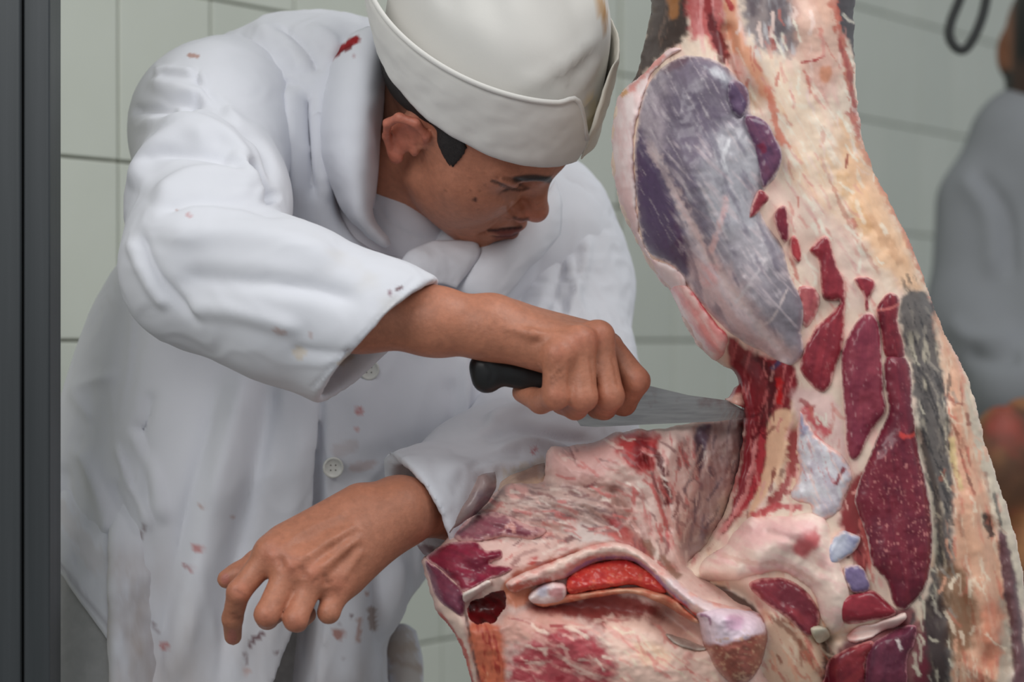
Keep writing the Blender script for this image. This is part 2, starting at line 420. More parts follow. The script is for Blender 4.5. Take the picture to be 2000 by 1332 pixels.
SKIN = lin(184, 122, 96)
def head_field(F):
    e = lambda c, r, k=0.02, op='u': F.ell(H(*c), np.array(r)*0.01, HR, k, op)
    c = lambda a, b, r1, r2, k=0.012, op='u': F.cone(H(*a), H(*b), r1*0.01, r2*0.01, k, op)
    e((0, -0.6, 4.2), (7.3, 9.6, 7.2), 0.02)
    e((0, 3.6, 0.6), (6.7, 5.9, 6.0), 0.03)
    e((0, 3.7, -4.0), (5.6, 5.3, 5.6), 0.02)
    for s in (1, -1):
        c((s*4.9, 1.9, -4.4), (s*1.5, 8.7, -8.5), 1.4, 1.5, 0.03)
        e((s*3.9, 5.9, -2.3), (2.6, 2.7, 3.0), 0.03)
        c((s*5.6, 4.9, -0.6), (s*3.8, 7.3, -0.9), 0.8, 0.9, 0.03)
        c((s*4.9, 7.1, 3.0), (s*1.2, 9.0, 3.0), 0.75, 0.85, 0.02)
    e((0, 9.1, -8.5), (2.1, 1.6, 1.5), 0.016)
    e((0, 7.6, -5.5), (3.4, 3.3, 2.9), 0.016)
    for s in (1, -1):
        e((s*3.3, 9.5, 1.5), (1.8, 1.3, 0.95), 0.010, 's')
        e((s*3.3, 7.6, 1.45), (1.55, 1.25, 1.15), 0.004)
    c((0, 8.9, 2.2), (0, 10.9, -1.8), 0.75, 0.95, 0.012)
    e((0, 11.0, -2.1), (1.2, 1.2, 1.05), 0.006)
    for s in (1, -1):
        e((s*1.5, 10.0, -2.55), (0.8, 1.15, 0.85), 0.006)
        e((s*0.62, 10.7, -3.35), (0.36, 0.5, 0.3), 0.003, 's')
        c((s*2.4, 9.5, -5.7), (s*0.4, 10.8, -5.0), 0.34, 0.52, 0.006)
        c((s*2.3, 9.4, -6.0), (0, 10.6, -6.35), 0.36, 0.62, 0.006)
        c((s*2.7, 9.85, -5.8), (0, 11.4, -5.7), 0.13, 0.15, 0.003, 's')
        c((s*2.0, 10.3, -3.2), (s*3.1, 9.0, -6.0), 0.14, 0.10, 0.006, 's')
        c((s*4.9, 8.35, 1.35), (s*1.8, 9.0, 0.85), 0.10, 0.12, 0.003, 's')
    e((0, 10.7, -7.45), (1.8, 0.6, 0.4), 0.008, 's')
    # ears
    for s in (1, -1):
        e((s*7.3, -1.0, 0.3), (0.55, 1.5, 2.4), 0.006)
        hl = [(7.0, 0.9, 0.6), (7.7, 0.7, 2.3), (8.3, -0.6, 3.1), (8.7, -2.0, 2.5), (8.75, -2.5, 1.0), (8.2, -2.0, -0.8), (7.7, -1.0, -2.2)]
        F.chain([H(s*a, b, d) for a, b, d in hl], [0.0035, .0038, .004, .0042, .004, .0036, .004], 0.003)
        e((s*7.6, -0.4, -2.3), (0.45, 0.75, 0.9), 0.004)
        e((s*8.35, -0.6, 0.3), (0.75, 0.75, 1.1), 0.003, 's')
        e((s*8.6, -0.9, 1.7), (0.5, 0.9, 0.45), 0.003, 's')
        e((s*7.3, 0.65, -0.4), (0.4, 0.4, 0.65), 0.003)
HANDR = {}
def body_field():
    F = Field()
    head_field(F)
    nk = V(742, 400, 0.10)
    F.cone(H(0, -2.0, -2.5), nk, 0.054, 0.060, 0.012)
    F.cone(H(0, 2.2, -7.0), V(800, 455, 0.075), 0.016, 0.02, 0.02)
    # hidden trunk that carries neck and arms
    F.cone(nk, V(690, 640, 0.16), 0.058, 0.075, 0.03)
    sh, el, wr = V(480, 290, 0.07), V(385, 525, -0.17), V(950, 640, -0.205)
    F.cone(V(680, 580, 0.16), sh, 0.05, 0.045, 0.03)
    F.cone(sh, el, 0.045, 0.038, 0.02); F.cone(el, V(700, 605, -0.20), 0.038, 0.031, 0.02)
    F.cone(V(700, 605, -0.20), V(850, 628, -0.205), 0.031, 0.0245, 0.02)
    F.cone(V(850, 628, -0.205), wr, 0.0245, 0.0225, 0.02)
    F.cone(V(975, 608, -0.20), V(990, 612, -0.19), 0.007, 0.006, 0.02)          # ulna head
    # ---- right hand closed on the knife
    F.cone(wr, V(1085, 690, -0.212), 0.021, 0.0185, 0.014)
    F.cone(wr, V(1130, 672, -0.195), 0.021, 0.017, 0.014)
    F.cone(V(960, 632, -0.19), V(1160, 668, -0.172), 0.019, 0.0155, 0.012)
    F.cone(V(1010, 640, -0.19), V(1186, 680, -0.155), 0.016, 0.014, 0.012)
    F.cone(V(1000, 700, -0.165), V(1100, 752, -0.150), 0.016, 0.016, 0.012)      # thenar behind the handle
    fg = [([(1090, 694, -.226), (1086, 772, -.226), (1056, 784, -.200), (1020, 766, -.182)], [.0122, .0112, .0098, .0085]),
          ([(1131, 670, -.214), (1139, 776, -.222), (1124, 795, -.196), (1096, 788, -.176)], [.0126, .0114, .0102, .009]),
          ([(1166, 660, -.196), (1192, 774, -.207), (1180, 795, -.180), (1150, 796, -.160)], [.0124, .0112, .0102, .009]),
          ([(1190, 682, -.172), (1243, 744, -.182), (1218, 788, -.165), (1180, 800, -.158)], [.0125, .0110, .0102, .009])]
    for pts, rs in fg: F.chain([V(*p) for p in pts], rs, 0.0035)
    F.chain([V(1060, 720, -.145), V(1140, 770, -.135), V(1185, 780, -.135)], [.014, .0115, .009], 0.006)   # thumb on the far side
    for (u, v, y) in ((1092, 688, -.233), (1130, 664, -.222), (1168, 655, -.203)): F.ell(V(u, v, y+.003), (.010, .007, .009), None, 0.014)
    F.chain([V(985, 640, -.226), V(1040, 652, -.230), V(1125, 662, -.226)], [.002, .0025, .002], 0.006)
    F.chain([V(985, 628, -.216), V(1060, 640, -.213), V(1160, 652, -.205)], [.002, .0025, .002], 0.006)
    # ---- left arm and hand hanging in front of the coat
    sh2, el2, wr2 = V(1070, 470, 0.215), V(1085, 880, 0.03), V(778, 1000, -0.16)
    F.cone(V(700, 540, 0.15), sh2, 0.06, 0.04, 0.04)
    F.cone(sh2, el2, 0.040, 0.038, 0.02); F.cone(el2, V(900, 982, -0.10), 0.036, 0.028, 0.02); F.cone(V(900, 982, -0.10), wr2, 0.028, 0.0235, 0.02)
    nd = np.array([0.15, -0.9, 0.4])
    for m, r in (((530, 1084, -.205), .0150), ((569, 1106, -.212), .0155), ((612, 1122, -.210), .0150), ((660, 1140, -.200), .0145)):
        F.cone(wr2, V(*m), 0.0215, r, 0.016)
    F.cone(V(745, 1030, -.165), V(675, 1125, -.190), .018, .014, .014)
    F.cone(V(700, 985, -.172), V(560, 1060, -.198), .017, .015, .014)
    fl = [([(528, 1082, -.208), (466, 1156, -.222), (454, 1208, -.205), (455, 1243, -.190)], [.0112, .0094, .0083, .0072]),
          ([(568, 1106, -.214), (521, 1200, -.236), (522, 1208, -.205), (545, 1195, -.180)], [.0116, .0098, .0086, .0078]),
          ([(612, 1122, -.212), (577, 1210, -.232), (580, 1214, -.202), (600, 1200, -.178)], [.0114, .0095, .0084, .0076]),
          ([(660, 1142, -.202), (642, 1196, -.216), (644, 1196, -.190), (655, 1180, -.172)], [.0108, .0088, .0078, .007])]
    for pts, rs in fl: F.chain([V(*p) for p in pts], rs, 0.0035)
    F.chain([V(600, 1050, -.160), V(505, 1100, -.165), V(466, 1123, -.172), V(443, 1131, -.176)], [.014, .011, .0095, .008], 0.006)
    for (u, v, y) in ((530, 1080, -.219), (570, 1104, -.226), (613, 1121, -.224), (660, 1142, -.213)): F.ell(V(u, v, y+.0035), (.010, .007, .010), None, 0.014)
    for a, b in (((720, 1010, -.195), (574, 1100, -.228)), ((725, 1022, -.193), (616, 1116, -.226)), ((728, 1038, -.188), (660, 1136, -.214))):
        A, B = V(*a), V(*b); F.chain([A+np.array([0, .006, 0]), (A+B)/2+np.array([0, -.0012, 0]), B+np.array([0, .003, 0])], [.002, .0022, .002], 0.009)
    return F
def skin_colour(v):
    q = hx(v); u, w_ = UV(v); x, y, z = q.T
    n = fbm(v[:, 0]*60, v[:, 1]*60, v[:, 2]*60, 3); n2 = fbm(v[:, 0]*18, v[:, 1]*18, v[:, 2]*18, 3, seed=5)
    col = SKIN*(1+0.10*n[:, None]+0.08*n2[:, None])
    head = (z > -13) & (np.abs(x) < 11) & (y > -11) & (y < 14) & (z < 15)
    def blend(a, c):
        nonlocal col
        a = np.clip(a, 0, 1)[:, None]; col = col*(1-a)+np.asarray(c)*a
    ax = np.abs(x)
    # lips, brows, ears, cheeks, creases
    lip = np.exp(-((z+5.75)/0.75)**4)*smooth(2.6, 2.0, ax)*smooth(9.3, 9.9, y)
    blend(head*lip*0.65, lin(120, 52, 48))
    blend(head*np.exp(-((z+5.76)/0.16)**2)*smooth(2.8, 2.2, ax)*smooth(8.8, 9.3, y)*0.8, lin(50, 20, 18))
    bz = 3.05+0.28*np.sin(np.clip((ax-0.9)/4.4, 0, 1)*2.6)
    brow = np.exp(-((z-bz)/(0.42-0.045*ax))**4)*smooth(0.7, 1.3, ax)*smooth(5.4, 4.2, ax)*smooth(5.0, 6.5, y)
    blend(head*brow*(0.85+0.3*n), lin(26, 18, 16))
    blend(head*np.exp(-((z-(0.75+0.13*(ax-1.8)))/0.17)**2)*np.exp(-((ax-3.3)/1.6)**4)*smooth(6.5, 7.5, y)*0.9, lin(40, 22, 18))
    ear = head*smooth(7.1, 7.8, ax)*smooth(1.6, 0.8, y)*smooth(-4.0, -3.0, z)*smooth(4.5, 3.5, z)
    blend(ear*0.5, lin(190, 100, 84))
    nose = head*np.exp(-(((z+2.3)/1.8)**2))*smooth(9.6, 11.0, y); blend(nose*0.35, lin(178, 96, 80))
    blend(head*smooth(6.0, 7.6, z+0.03*y*y*0)*0.0, lin(30, 20, 18))
    stb = head*smooth(-0.5, -3.5, y)*smooth(-6.0, -2.5, z)*(ax < 7.4); blend(stb*0.75, lin(52, 36, 30))
    for (a, b, c, d_) in ((928, 390, 4.2, .9), (936, 373, 2.5, .35), (918, 372, 2.5, .35), (870, 372, 2.5, .3), (932, 409, 2.5, .3), (948, 362, 2.5, .25)):
        blend(d_*smooth(c*1.6, c*0.6, np.hypot(u-a, w_-b))*(v[:, 1] < 0.05), lin(60, 28, 24))
    near = head*(v[:, 1] < 0.03)
    def pl(pts, wd, c, a): blend(near*a*smooth(wd*1.3, wd*0.45, polydist(u, w_, crom(pts, 5))[0]), c)
    def pg(pts, so, c, a): blend(near*a*smooth(-so, so, sdpoly(u, w_, crom(pts, 4, True))), c)
    pl([(1008, 350), (1028, 347), (1050, 347), (1074, 352)], 7, lin(24, 16, 15), .92); pl([(984, 349), (996, 350), (1012, 350)], 5, lin(60, 36, 28), .45)
    pl([(960, 353), (978, 360), (998, 369), (1016, 371), (1030, 368)], 3.6, lin(56, 30, 24), .7)
    pl([(966, 346), (990, 352), (1012, 357)], 3, lin(120, 70, 52), .3)
    pg([(956, 450), (985, 446), (1018, 442), (1018, 454), (1008, 463), (986, 464), (968, 457)], 4, lin(116, 54, 52), .85)
    pl([(954, 450), (985, 447), (1018, 444)], 3.2, lin(48, 20, 18), .9)
    pl([(1004, 425), (1016, 429), (1030, 428)], 4, lin(60, 26, 20), .7)  # shadow under the nostril, painted into the skin colour
    # hands: redder knuckles, nails
    hand = ~head
    for (a, b) in ((1092, 688), (1130, 665), (1168, 655), (1250, 745), (1088, 775), (1140, 790), (1192, 784), (530, 1082), (570, 1106), (613, 1122), (660, 1144), (466, 1156), (519, 1212), (577, 1222)):
        blend(hand*0.30*np.exp(-((u-a)**2+(w_-b)**2)/22.0**2), lin(196, 112, 92))
    for (a, b, r) in ((453, 1243, 11), (440, 1131, 9)): blend(hand*0.6*smooth(r*1.3, r*0.8, np.hypot((u-a)*1.1, (w_-b)*0.8)), lin(186, 112, 104))
    for (a, b, c, d) in ((452, 1198, 470, 1204), (458, 1150, 478, 1162), (455, 1205, 466, 1207), (1075, 742, 1092, 722), (1078, 750, 1100, 735)):
        dd = polydist(u, w_, [(a, b), (c, d)])[0]; blend(hand*0.35*smooth(4, 1, dd), lin(110, 58, 44))
    # fine hairs and pores
    return np.clip(col, 0.01, 1)

def build_man():
    man = empty('person', (V(560, 0, 0.12)[0], 0.12, 0)); tag(man, 'person in a blood-spotted white coat and white cap leaning in with a knife', 'person')
    bpy.context.view_layer.update()
    skin, nt, b = None, None, None
    skin = vcol_mat('skin', 0.46, 160, 0.16, 0.35, 0.0012, 0.45, 0.10, bscale=330)
    F = body_field(); v, f = F.mesh(0.0021)
    v = relax(v, f, 1, 0.4)
    v = sculpt(v, f, [([(960, 353), (980, 361), (1000, 370), (1030, 369)], 4, -1.6), ([(972, 350), (995, 358), (1015, 363)], 8, 1.8), ([(968, 344), (995, 349), (1030, 356)], 4, -1.2), ([(975, 372), (1005, 384), (1025, 384)], 9, -1.2),
                      ([(1002, 392), (996, 406), (1003, 420)], 4, -1.8), ([(1012, 412), (1018, 418)], 11, 2.2), ([(990, 400), (972, 428), (952, 446)], 7, -1.0), ([(962, 456), (985, 458), (1008, 456)], 6, 1.5), ([(955, 450), (985, 447), (1016, 445)], 3, -1.5),
                      ([(968, 470), (985, 472), (1000, 471)], 6, -1.2), ([(1052, 385), (1054, 410)], 14, 1.5), ([(1072, 735), (1085, 715), (1092, 705)], 4, -1.0), ([(1080, 745), (1098, 725)], 3, -0.8),
                      ([(1112, 700), (1112, 760)], 4, -1.2), ([(1152, 690), (1165, 770)], 4, -1.2), ([(1195, 690), (1210, 760)], 4, -1.2), ([(705, 1022), (640, 1060), (574, 1102)], 7, 1.8), ([(712, 1045), (665, 1080), (616, 1118)], 7, 1.9), ([(712, 1070), (690, 1100), (662, 1138)], 7, 1.6), ([(680, 1000), (600, 1035), (535, 1078)], 8, 1.3), ([(690, 1040), (640, 1078), (594, 1115)], 6, -1.3), ([(700, 1060), (670, 1095), (638, 1130)], 6, -1.3), ([(546, 1086), (552, 1112)], 7, -2.2), ([(588, 1104), (594, 1130)], 7, -2.2), ([(634, 1120), (640, 1146)], 7, -2.2), ([(518, 1078), (536, 1090)], 9, 1.2), ([(560, 1100), (578, 1112)], 9, 1.2), ([(604, 1116), (620, 1128)], 9, 1.2), ([(652, 1136), (668, 1148)], 9, 1.0), ([(458, 1146), (476, 1160)], 3, -0.9), ([(450, 1198), (468, 1202)], 3, -0.7), ([(455, 1155), (472, 1166)], 3, -0.6)])
    body = new_mesh('body', v, f, skin, None, col=skin_colour(v)); attach(body, man)
    return man, F
def attach(o, p):
    bpy.context.view_layer.update()
    o.parent = p; o.matrix_parent_inverse = p.matrix_world.inverted()
man, BODY = build_man()
# ---------------------------------------------------------------- white coat, shirt, trousers, cap
CLOTH = np.array([0.70, 0.71, 0.765])
RED, DK, OLD = lin(150, 22, 30), lin(92, 30, 38), lin(176, 132, 118)
cloth = vcol_mat('white_cotton', 0.85, 12, 0.03, 0.10, 0.0006, 0.2, bscale=900)
def dirt(v, lo, hi, amt, c=lin(168, 152, 140), seed=9, sc=14):
    n = fbm(v[:, 0]*sc, v[:, 1]*sc, v[:, 2]*sc*0.45, 5, seed); return n
def crumple(v, f, amp, sx, sz, seed, ridge=0.0012):
    n = vnormals(v, f); a = fbm(v[:, 0]*sx, v[:, 1]*sx, v[:, 2]*sz, 3, seed); r = 1-np.abs(fbm(v[:, 0]*sx*2.1+3*a, v[:, 1]*sx*2.1, v[:, 2]*sz*2.6+2*a, 2, seed+3))*3
    return v+n*(amp*a+ridge*np.clip(r, -1, 1))[:, None]
def coat_field():
    F = Field(); nf = np.array([0.45, -0.89, 0.0])
    F.cone(V(700, 470, 0.14), V(560, 780, 0.13), 0.165, 0.185, 0.05, n=nf, fl=0.66)
    F.cone(V(560, 780, 0.13), V(480, 1050, 0.12), 0.185, 0.178, 0.05, n=nf, fl=0.68)
    F.cone(V(480, 1050, 0.12), V(430, 1620, 0.12), 0.178, 0.245, 0.05, n=nf, fl=0.66)
    F.ell(V(600, 205, 0.13), (0.10, 0.09, 0.085), None, 0.06)
    F.cone(V(470, 270, 0.12), V(620, 300, 0.10), 0.070, 0.10, 0.06)
    F.cone(V(800, 440, 0.15), V(1050, 470, 0.20), 0.095, 0.075, 0.06)
    F.cone(V(740, 560, 0.12), V(860, 800, 0.10), 0.10, 0.085, 0.06)
    F.cone(V(600, 900, 0.10), V(665, 1100, 0.10), 0.12, 0.075, 0.06)
    # neck opening
    F.cone(V(770, 380, 0.03), V(850, 250, -0.03), 0.055, 0.075, 0.02, 's')
    F.cone(V(1000, 1305, -0.15), V(1000, 1305, 0.45), 0.105, 0.135, 0.02, 's')
    # slit and spread of the front
    lat = np.array([0.89, 0.45, 0.0]); pts = [(628, 770), (628, 900), (626, 1010), (620, 1130), (606, 1230), (574, 1400)]
    y = F.hit(pts)
    F.chain([V(p[0], p[1], q) for p, q in zip(pts, y)], [0.008, 0.016, 0.02, 0.03, 0.055, 0.11], 0.003, 's', n=lat, fl=0.22)
    return F
def sleeve_r():
    F = Field()
    F.cone(V(452, 222, 0.10), V(424, 250, 0.04), 0.072, 0.068, 0.04)
    F.cone(V(424, 250, 0.04), V(408, 400, -0.09), 0.067, 0.061, 0.05)
    F.cone(V(408, 400, -0.09), V(396, 522, -0.17), 0.061, 0.056, 0.04)
    F.cone(V(396, 522, -0.17), V(560, 590, -0.20), 0.056, 0.060, 0.05)
    F.cone(V(560, 590, -0.20), V(745, 669, -0.205), 0.061, 0.060, 0.03)
    F.cone(V(745, 669, -0.205), V(790, 688, -0.205), 0.061, 0.060, 0.03)
    c = V(741, 667, -0.205); e1 = V(842, 562, -0.205)-V(640, 772, -0.205); e2 = np.array([0.10, 0.99, -0.08])
    n = np.cross(e1, e2); n = n*np.sign(n[0])
    F.half(c, n, 0.002)
    F.cone(V(570, 592, -0.20), V(900, 740, -0.207), 0.056, 0.057, 0.006, 's')
    return F
def sleeve_l():
    F = Field()
    F.cone(V(1060, 430, 0.21), V(1085, 560, 0.20), 0.066, 0.064, 0.05)
    F.cone(V(1085, 560, 0.20), V(1090, 760, 0.12), 0.064, 0.066, 0.05)
    F.cone(V(1090, 760, 0.12), V(1075, 880, 0.03), 0.066, 0.066, 0.05)
    F.cone(V(1075, 880, 0.03), V(960, 950, -0.050), 0.066, 0.060, 0.05)
    F.cone(V(960, 950, -0.050), V(815, 1010, -0.125), 0.060, 0.052, 0.03)
    F.cone(V(815, 1010, -0.125), V(770, 1030, -0.145), 0.052, 0.052, 0.03)
    F.half(V(826, 1006, -0.13), (-0.78, -0.30, -0.42), 0.002)
    F.cone(V(930, 965, -0.07), V(680, 1068, -0.19), 0.044, 0.049, 0.006, 's')
    return F
def build_clothes():
    F = coat_field(); v, f = F.mesh(0.0036)
    v = relax(v, f, 2)
    S = [  # soft folds: pixel polyline, half width, height in mm
        ([(492, 690), (440, 900), (395, 1080), (350, 1380)], 34, 16), ([(535, 690), (505, 880), (462, 1080), (425, 1380)], 18, -10),
        ([(440, 720), (378, 950), (335, 1150), (295, 1380)], 18, -7), ([(255, 830), (300, 930), (325, 1030)], 12, 6),
        ([(270, 820), (290, 900), (290, 1000)], 12, -4), ([(225, 860), (260, 960), (300, 1040)], 8, 5), ([(215, 930), (245, 1010), (260, 1100)], 9, -5),
        ([(140, 860), (190, 960), (215, 1060)], 16, 7), ([(180, 830), (150, 760), (240, 730)], 12, 4), ([(300, 760), (290, 820), (270, 850)], 12, -4),
        ([(120, 900), (130, 1000), (180, 1120)], 12, -6), ([(240, 1090), (255, 1200), (240, 1332)], 14, 6), ([(280, 1100), (290, 1230), (270, 1380)], 12, -3),
        ([(690, 720), (720, 850), (700, 940)], 40, 4), ([(880, 730), (890, 830), (840, 900)], 18, -5), ([(905, 680), (912, 760), (900, 850)], 9, 6),
        ([(770, 880), (700, 960), (640, 1000)], 14, 3), ([(660, 1080), (690, 1200), (690, 1380)], 30, 8), ([(735, 1090), (745, 1200), (760, 1300)], 14, -9),
        ([(780, 1080), (775, 1180), (765, 1260)], 16, 6), ([(590, 800), (580, 950), (550, 1100), (520, 1330)], 20, 4),
        ([(455, 168), (495, 176), (540, 158), (575, 163), (618, 183)], 5, -2.5), ([(455, 160), (495, 168), (540, 150), (618, 174)], 6, 1.8), ([(512, 110), (530, 200), (570, 300)], 10, 4), ([(565, 160), (568, 260), (580, 420)], 14, 10), ([(600, 170), (606, 270), (616, 400)], 10, -12), ([(616, 180), (622, 300), (640, 400)], 9, 5),
        ([(540, 170), (548, 260), (553, 370)], 6, -5), ([(480, 40), (560, 90), (600, 150)], 16, 5), ([(540, 45), (600, 100), (625, 150)], 10, -6),
        ([(600, 50), (650, 90), (640, 130)], 10, 4), ([(460, 60), (500, 130), (520, 170)], 10, -4), ([(400, 110), (470, 120), (540, 165)], 12, 3),
        ([(1060, 600), (1000, 660), (960, 720)], 14, 4), ([(1040, 560), (970, 640), (930, 700)], 10, -4), ([(900, 600), (850, 650), (800, 700)], 16, 3)]
    v = sculpt(v, f, S); v = crumple(v, f, 0.007, 13, 3.5, 5, 0.0014)
    col = np.tile(CLOTH, (len(v), 1)); u, w_ = UV(v)
    n = fbm(v[:, 0]*16, v[:, 1]*16, v[:, 2]*7, 5, 2); n2 = fbm(v[:, 0]*60, v[:, 1]*60, v[:, 2]*22, 4, 8)
    a = np.clip(smooth(1000, 1280, w_+n*160+np.abs(u-470)*-0.1)*(0.28+0.55*n+0.25*n2), 0, 0.75)
    a = a*smooth(60, 260, u)
    col = col*(1-a[:, None])+lin(160, 142, 130)*a[:, None]
    blood = [([(652, 110), (675, 98), (700, 84)], 8, RED, 0.0, 0.5)]
    st = [([(380, 1072), (392, 1074)], 8, lin(190, 90, 80), .7, .6), ([(376, 1112)], 8, lin(170, 60, 60), .7, .6), ([(368, 1110), (360, 1104)], 5, RED, .5, .6),
          ([(322, 1262)], 11, lin(186, 96, 88), .7, .7), ([(300, 1215), (306, 1235)], 5, DK, .5, .6), ([(282, 1030), (262, 1075)], 5, lin(120, 90, 92), .6, .4),
          ([(268, 1180), (258, 1190)], 4, lin(120, 96, 90), .6, .6), ([(395, 990)], 7, OLD, .6, .6), ([(455, 1010)], 6, OLD, .5, .6), ([(330, 1050)], 4, DK, .4, .4),
          ([(516, 1235), (495, 1250), (488, 1262)], 5, DK, .8, .6), ([(478, 1275), (482, 1292)], 4, DK, .5, .5), ([(540, 1275)], 4, DK, .6, .4), ([(480, 1310)], 9, lin(196, 150, 140), .5, .5),
          ([(660, 1240)], 13, lin(170, 110, 96), .8, .6), ([(686, 1204)], 5, DK, .7, .3), ([(665, 1218)], 4, DK, .7, .3), ([(702, 1210), (700, 1250)], 5, OLD, .7, .5),
          ([(718, 1160)], 5, OLD, .7, .5), ([(725, 1190), (728, 1225)], 8, lin(140, 112, 96), .7, .5), ([(670, 1284)], 4, DK, .6, .3), ([(762, 1326)], 5, DK, .6, .3),
          ([(702, 803)], 9, lin(196, 110, 104), .8, .4), ([(697, 838)], 6, lin(206, 150, 146), .7, .4), ([(660, 880), (690, 870)], 14, lin(196, 184, 184), .5, .5), ([(690, 915), (730, 905)], 9, lin(200, 178, 176), .6, .6),
          ([(465, 90)], 4, DK, .5, .3), ([(430, 105)], 4, DK, .6, .3), ([(455, 117)], 5, lin(190, 150, 150), .6, .5), ([(500, 138)], 4, DK, .4, .5)]
    col = stain(v, f, col, st)
    coat = new_mesh('coat', v, f, cloth, None, col=col); attach(coat, man)
    # right sleeve, cuff towards the knife
    F2 = sleeve_r(); v, f = F2.mesh(0.0028); v = relax(v, f, 2)
    S = [([(300, 200), (399, 203), (466, 247), (515, 285), (545, 380)], 9, -5), ([(280, 160), (350, 175), (420, 205), (490, 270)], 14, 4),
         ([(256, 250), (330, 240), (400, 245), (460, 285), (500, 340)], 15, 5), ([(255, 215), (300, 212), (350, 215)], 9, -4), ([(300, 150), (330, 140), (390, 150), (395, 195)], 9, 4),
         ([(380, 130), (400, 180), (450, 220)], 8, -4), ([(262, 380), (290, 310), (355, 262), (430, 280)], 18, 6), ([(290, 400), (365, 348), (450, 345), (510, 375)], 16, 5),
         ([(485, 312), (510, 352), (545, 395)], 10, -13), ([(440, 300), (490, 345), (520, 390)], 12, 5), ([(270, 330), (330, 300), (430, 310), (480, 345)], 10, -4), ([(300, 420), (380, 390), (480, 395), (560, 420)], 12, -4),
         ([(300, 470), (420, 455), (560, 470), (680, 520)], 26, 4), ([(330, 545), (450, 545), (600, 560), (720, 590)], 22, -4.5), ([(350, 600), (470, 610), (600, 650)], 18, 3.5),
         ([(250, 460), (285, 540), (330, 610)], 12, 3), ([(270, 440), (310, 540), (400, 640)], 10, -3), ([(560, 680), (640, 690), (700, 690)], 12, -2), ([(395, 180), (370, 210), (300, 240)], 8, -3)]
    S = [(p[0], p[1], p[2]*1.5) for p in S]; v = sculpt(v, f, S); v = crumple(v, f, 0.0022, 11, 11, 15, 0.0006); u, w_ = UV(v)
    c, e1 = V(741, 667, -0.205), None
    dl = polydist(u, w_, [(810, 545), (610, 757)])[0]                                          # hem stitching of the cuff
    nn = vnormals(v, f); v = v-nn*(0.0012*np.exp(-(dl/4.0)**2)*(nn[:, 1] < 0.3))[:, None]
    col = np.tile(CLOTH, (len(v), 1))
    nz = fbm(v[:, 0]*22, v[:, 1]*22, v[:, 2]*22, 4, 4); a = np.clip(smooth(0.05, 0.6, nz)*smooth(520, 700, u)*0.30, 0, 1)[:, None]
    col = col*(1-a)+lin(206, 196, 178)*a
    col = stain(v, f, col, [([(762, 572)], 6, lin(120, 60, 80), .8, .3), ([(776, 564), (784, 561)], 4, DK, .8, .4), ([(540, 645), (552, 650)], 7, OLD, .5, .6), ([(585, 690)], 14, lin(214, 196, 170), .6, .5),
                            ([(368, 420)], 6, lin(196, 130, 130), .6, .5), ([(345, 410)], 3, OLD, .5, .5), ([(370, 108), (385, 110)], 5, OLD, .8, .3), ([(605, 655)], 5, OLD, .6, .5), ([(662, 712), (690, 690)], 6, lin(200, 176, 140), .5, .7)])
    o = new_mesh('sleeve', v, f, cloth, None, col=col); attach(o, coat)
    F3 = sleeve_l(); v, f = F3.mesh(0.0034); v = relax(v, f, 2)
    S = [([(940, 830), (1010, 800), (1100, 790)], 10, 6), ([(930, 862), (1010, 838), (1080, 850), (1180, 870)], 12, -7), ([(960, 880), (1040, 858), (1120, 890)], 12, 5), ([(850, 930), (960, 905), (1060, 905)], 22, 5),
         ([(900, 925), (980, 890), (1050, 895)], 8, -4), ([(980, 770), (1060, 760), (1150, 800)], 14, -6), ([(1130, 350), (1110, 480), (1060, 620)], 10, -6), ([(1150, 450), (1130, 560), (1080, 680)], 11, 6),
         ([(1105, 480), (1120, 560), (1150, 640)], 8, 4), ([(1150, 600), (1170, 650), (1185, 680)], 8, 4), ([(960, 930), (1000, 925), (1060, 930)], 10, -3), ([(1085, 560), (1110, 640), (1100, 700)], 9, -6)]
    v = sculpt(v, f, S); v = crumple(v, f, 0.0035, 18, 18, 25, 0.001); u, w_ = UV(v); col = np.tile(CLOTH, (len(v), 1))
    col = stain(v, f, col, [([(1043, 880)], 6, lin(190, 90, 100), .8, .4), ([(990, 925), (1060, 905)], 12, lin(206, 190, 168), .5, .9), ([(820, 1072), (860, 1078)], 10, lin(120, 70, 76), .7, .6)])
    o = new_mesh('sleeve', v, f, cloth, None, col=col); attach(o, coat)
    # collar rolls and lapels
    def clothcol(marks=()):
        def fn(u, w_):
            c = np.tile(CLOTH, (len(u), 1))
            for pl, wd, cc, s_, rag in marks:
                pl = np.asarray(pl, float).reshape(-1, 2); d = polydist(u, w_, pl)[0] if len(pl) > 1 else np.hypot(u-pl[0, 0], w_-pl[0, 1])
                d = d+rag*wd*fbm(u/9, w_/9, oct=3, seed=5); a = (s_*smooth(1.1, 0.6, d/wd))[:, None]; c = c*(1-a)+np.asarray(cc)*a
            return c
        return fn
    g = [[(668, 88, .06), (690, 66, .03), (730, 52, .02), (782, 60, .05)], [(636, 150, .04), (672, 118, -.02), (722, 100, -.03), (776, 104, .02)],
         [(622, 225, .02), (660, 205, -.045), (715, 190, -.055), (757, 170, .0)], [(622, 290, .01), (662, 290, -.055), (712, 290, -.06), (742, 262, -.005)],
         [(640, 345, .01), (672, 352, -.05), (708, 365, -.055), (735, 345, -.005)], [(672, 410, .01), (694, 420, -.035), (714, 432, -.04), (727, 420, -.0)],
         [(735, 470, .01), (745, 478, -.01), (755, 482, -.012), (762, 478, .0)]]
    o = sheet('collar', g, cloth, None, 0.006, 10, 10, colfn=clothcol([([(648, 114), (668, 102), (698, 84)], 8.5, RED, 1.0, .5), ([(655, 112), (690, 94)], 5, lin(110, 12, 20), .7, .6), ([(693, 114)], 3, RED, .4, .5)]), rough=0.0010, seed=8); attach(o, coat)
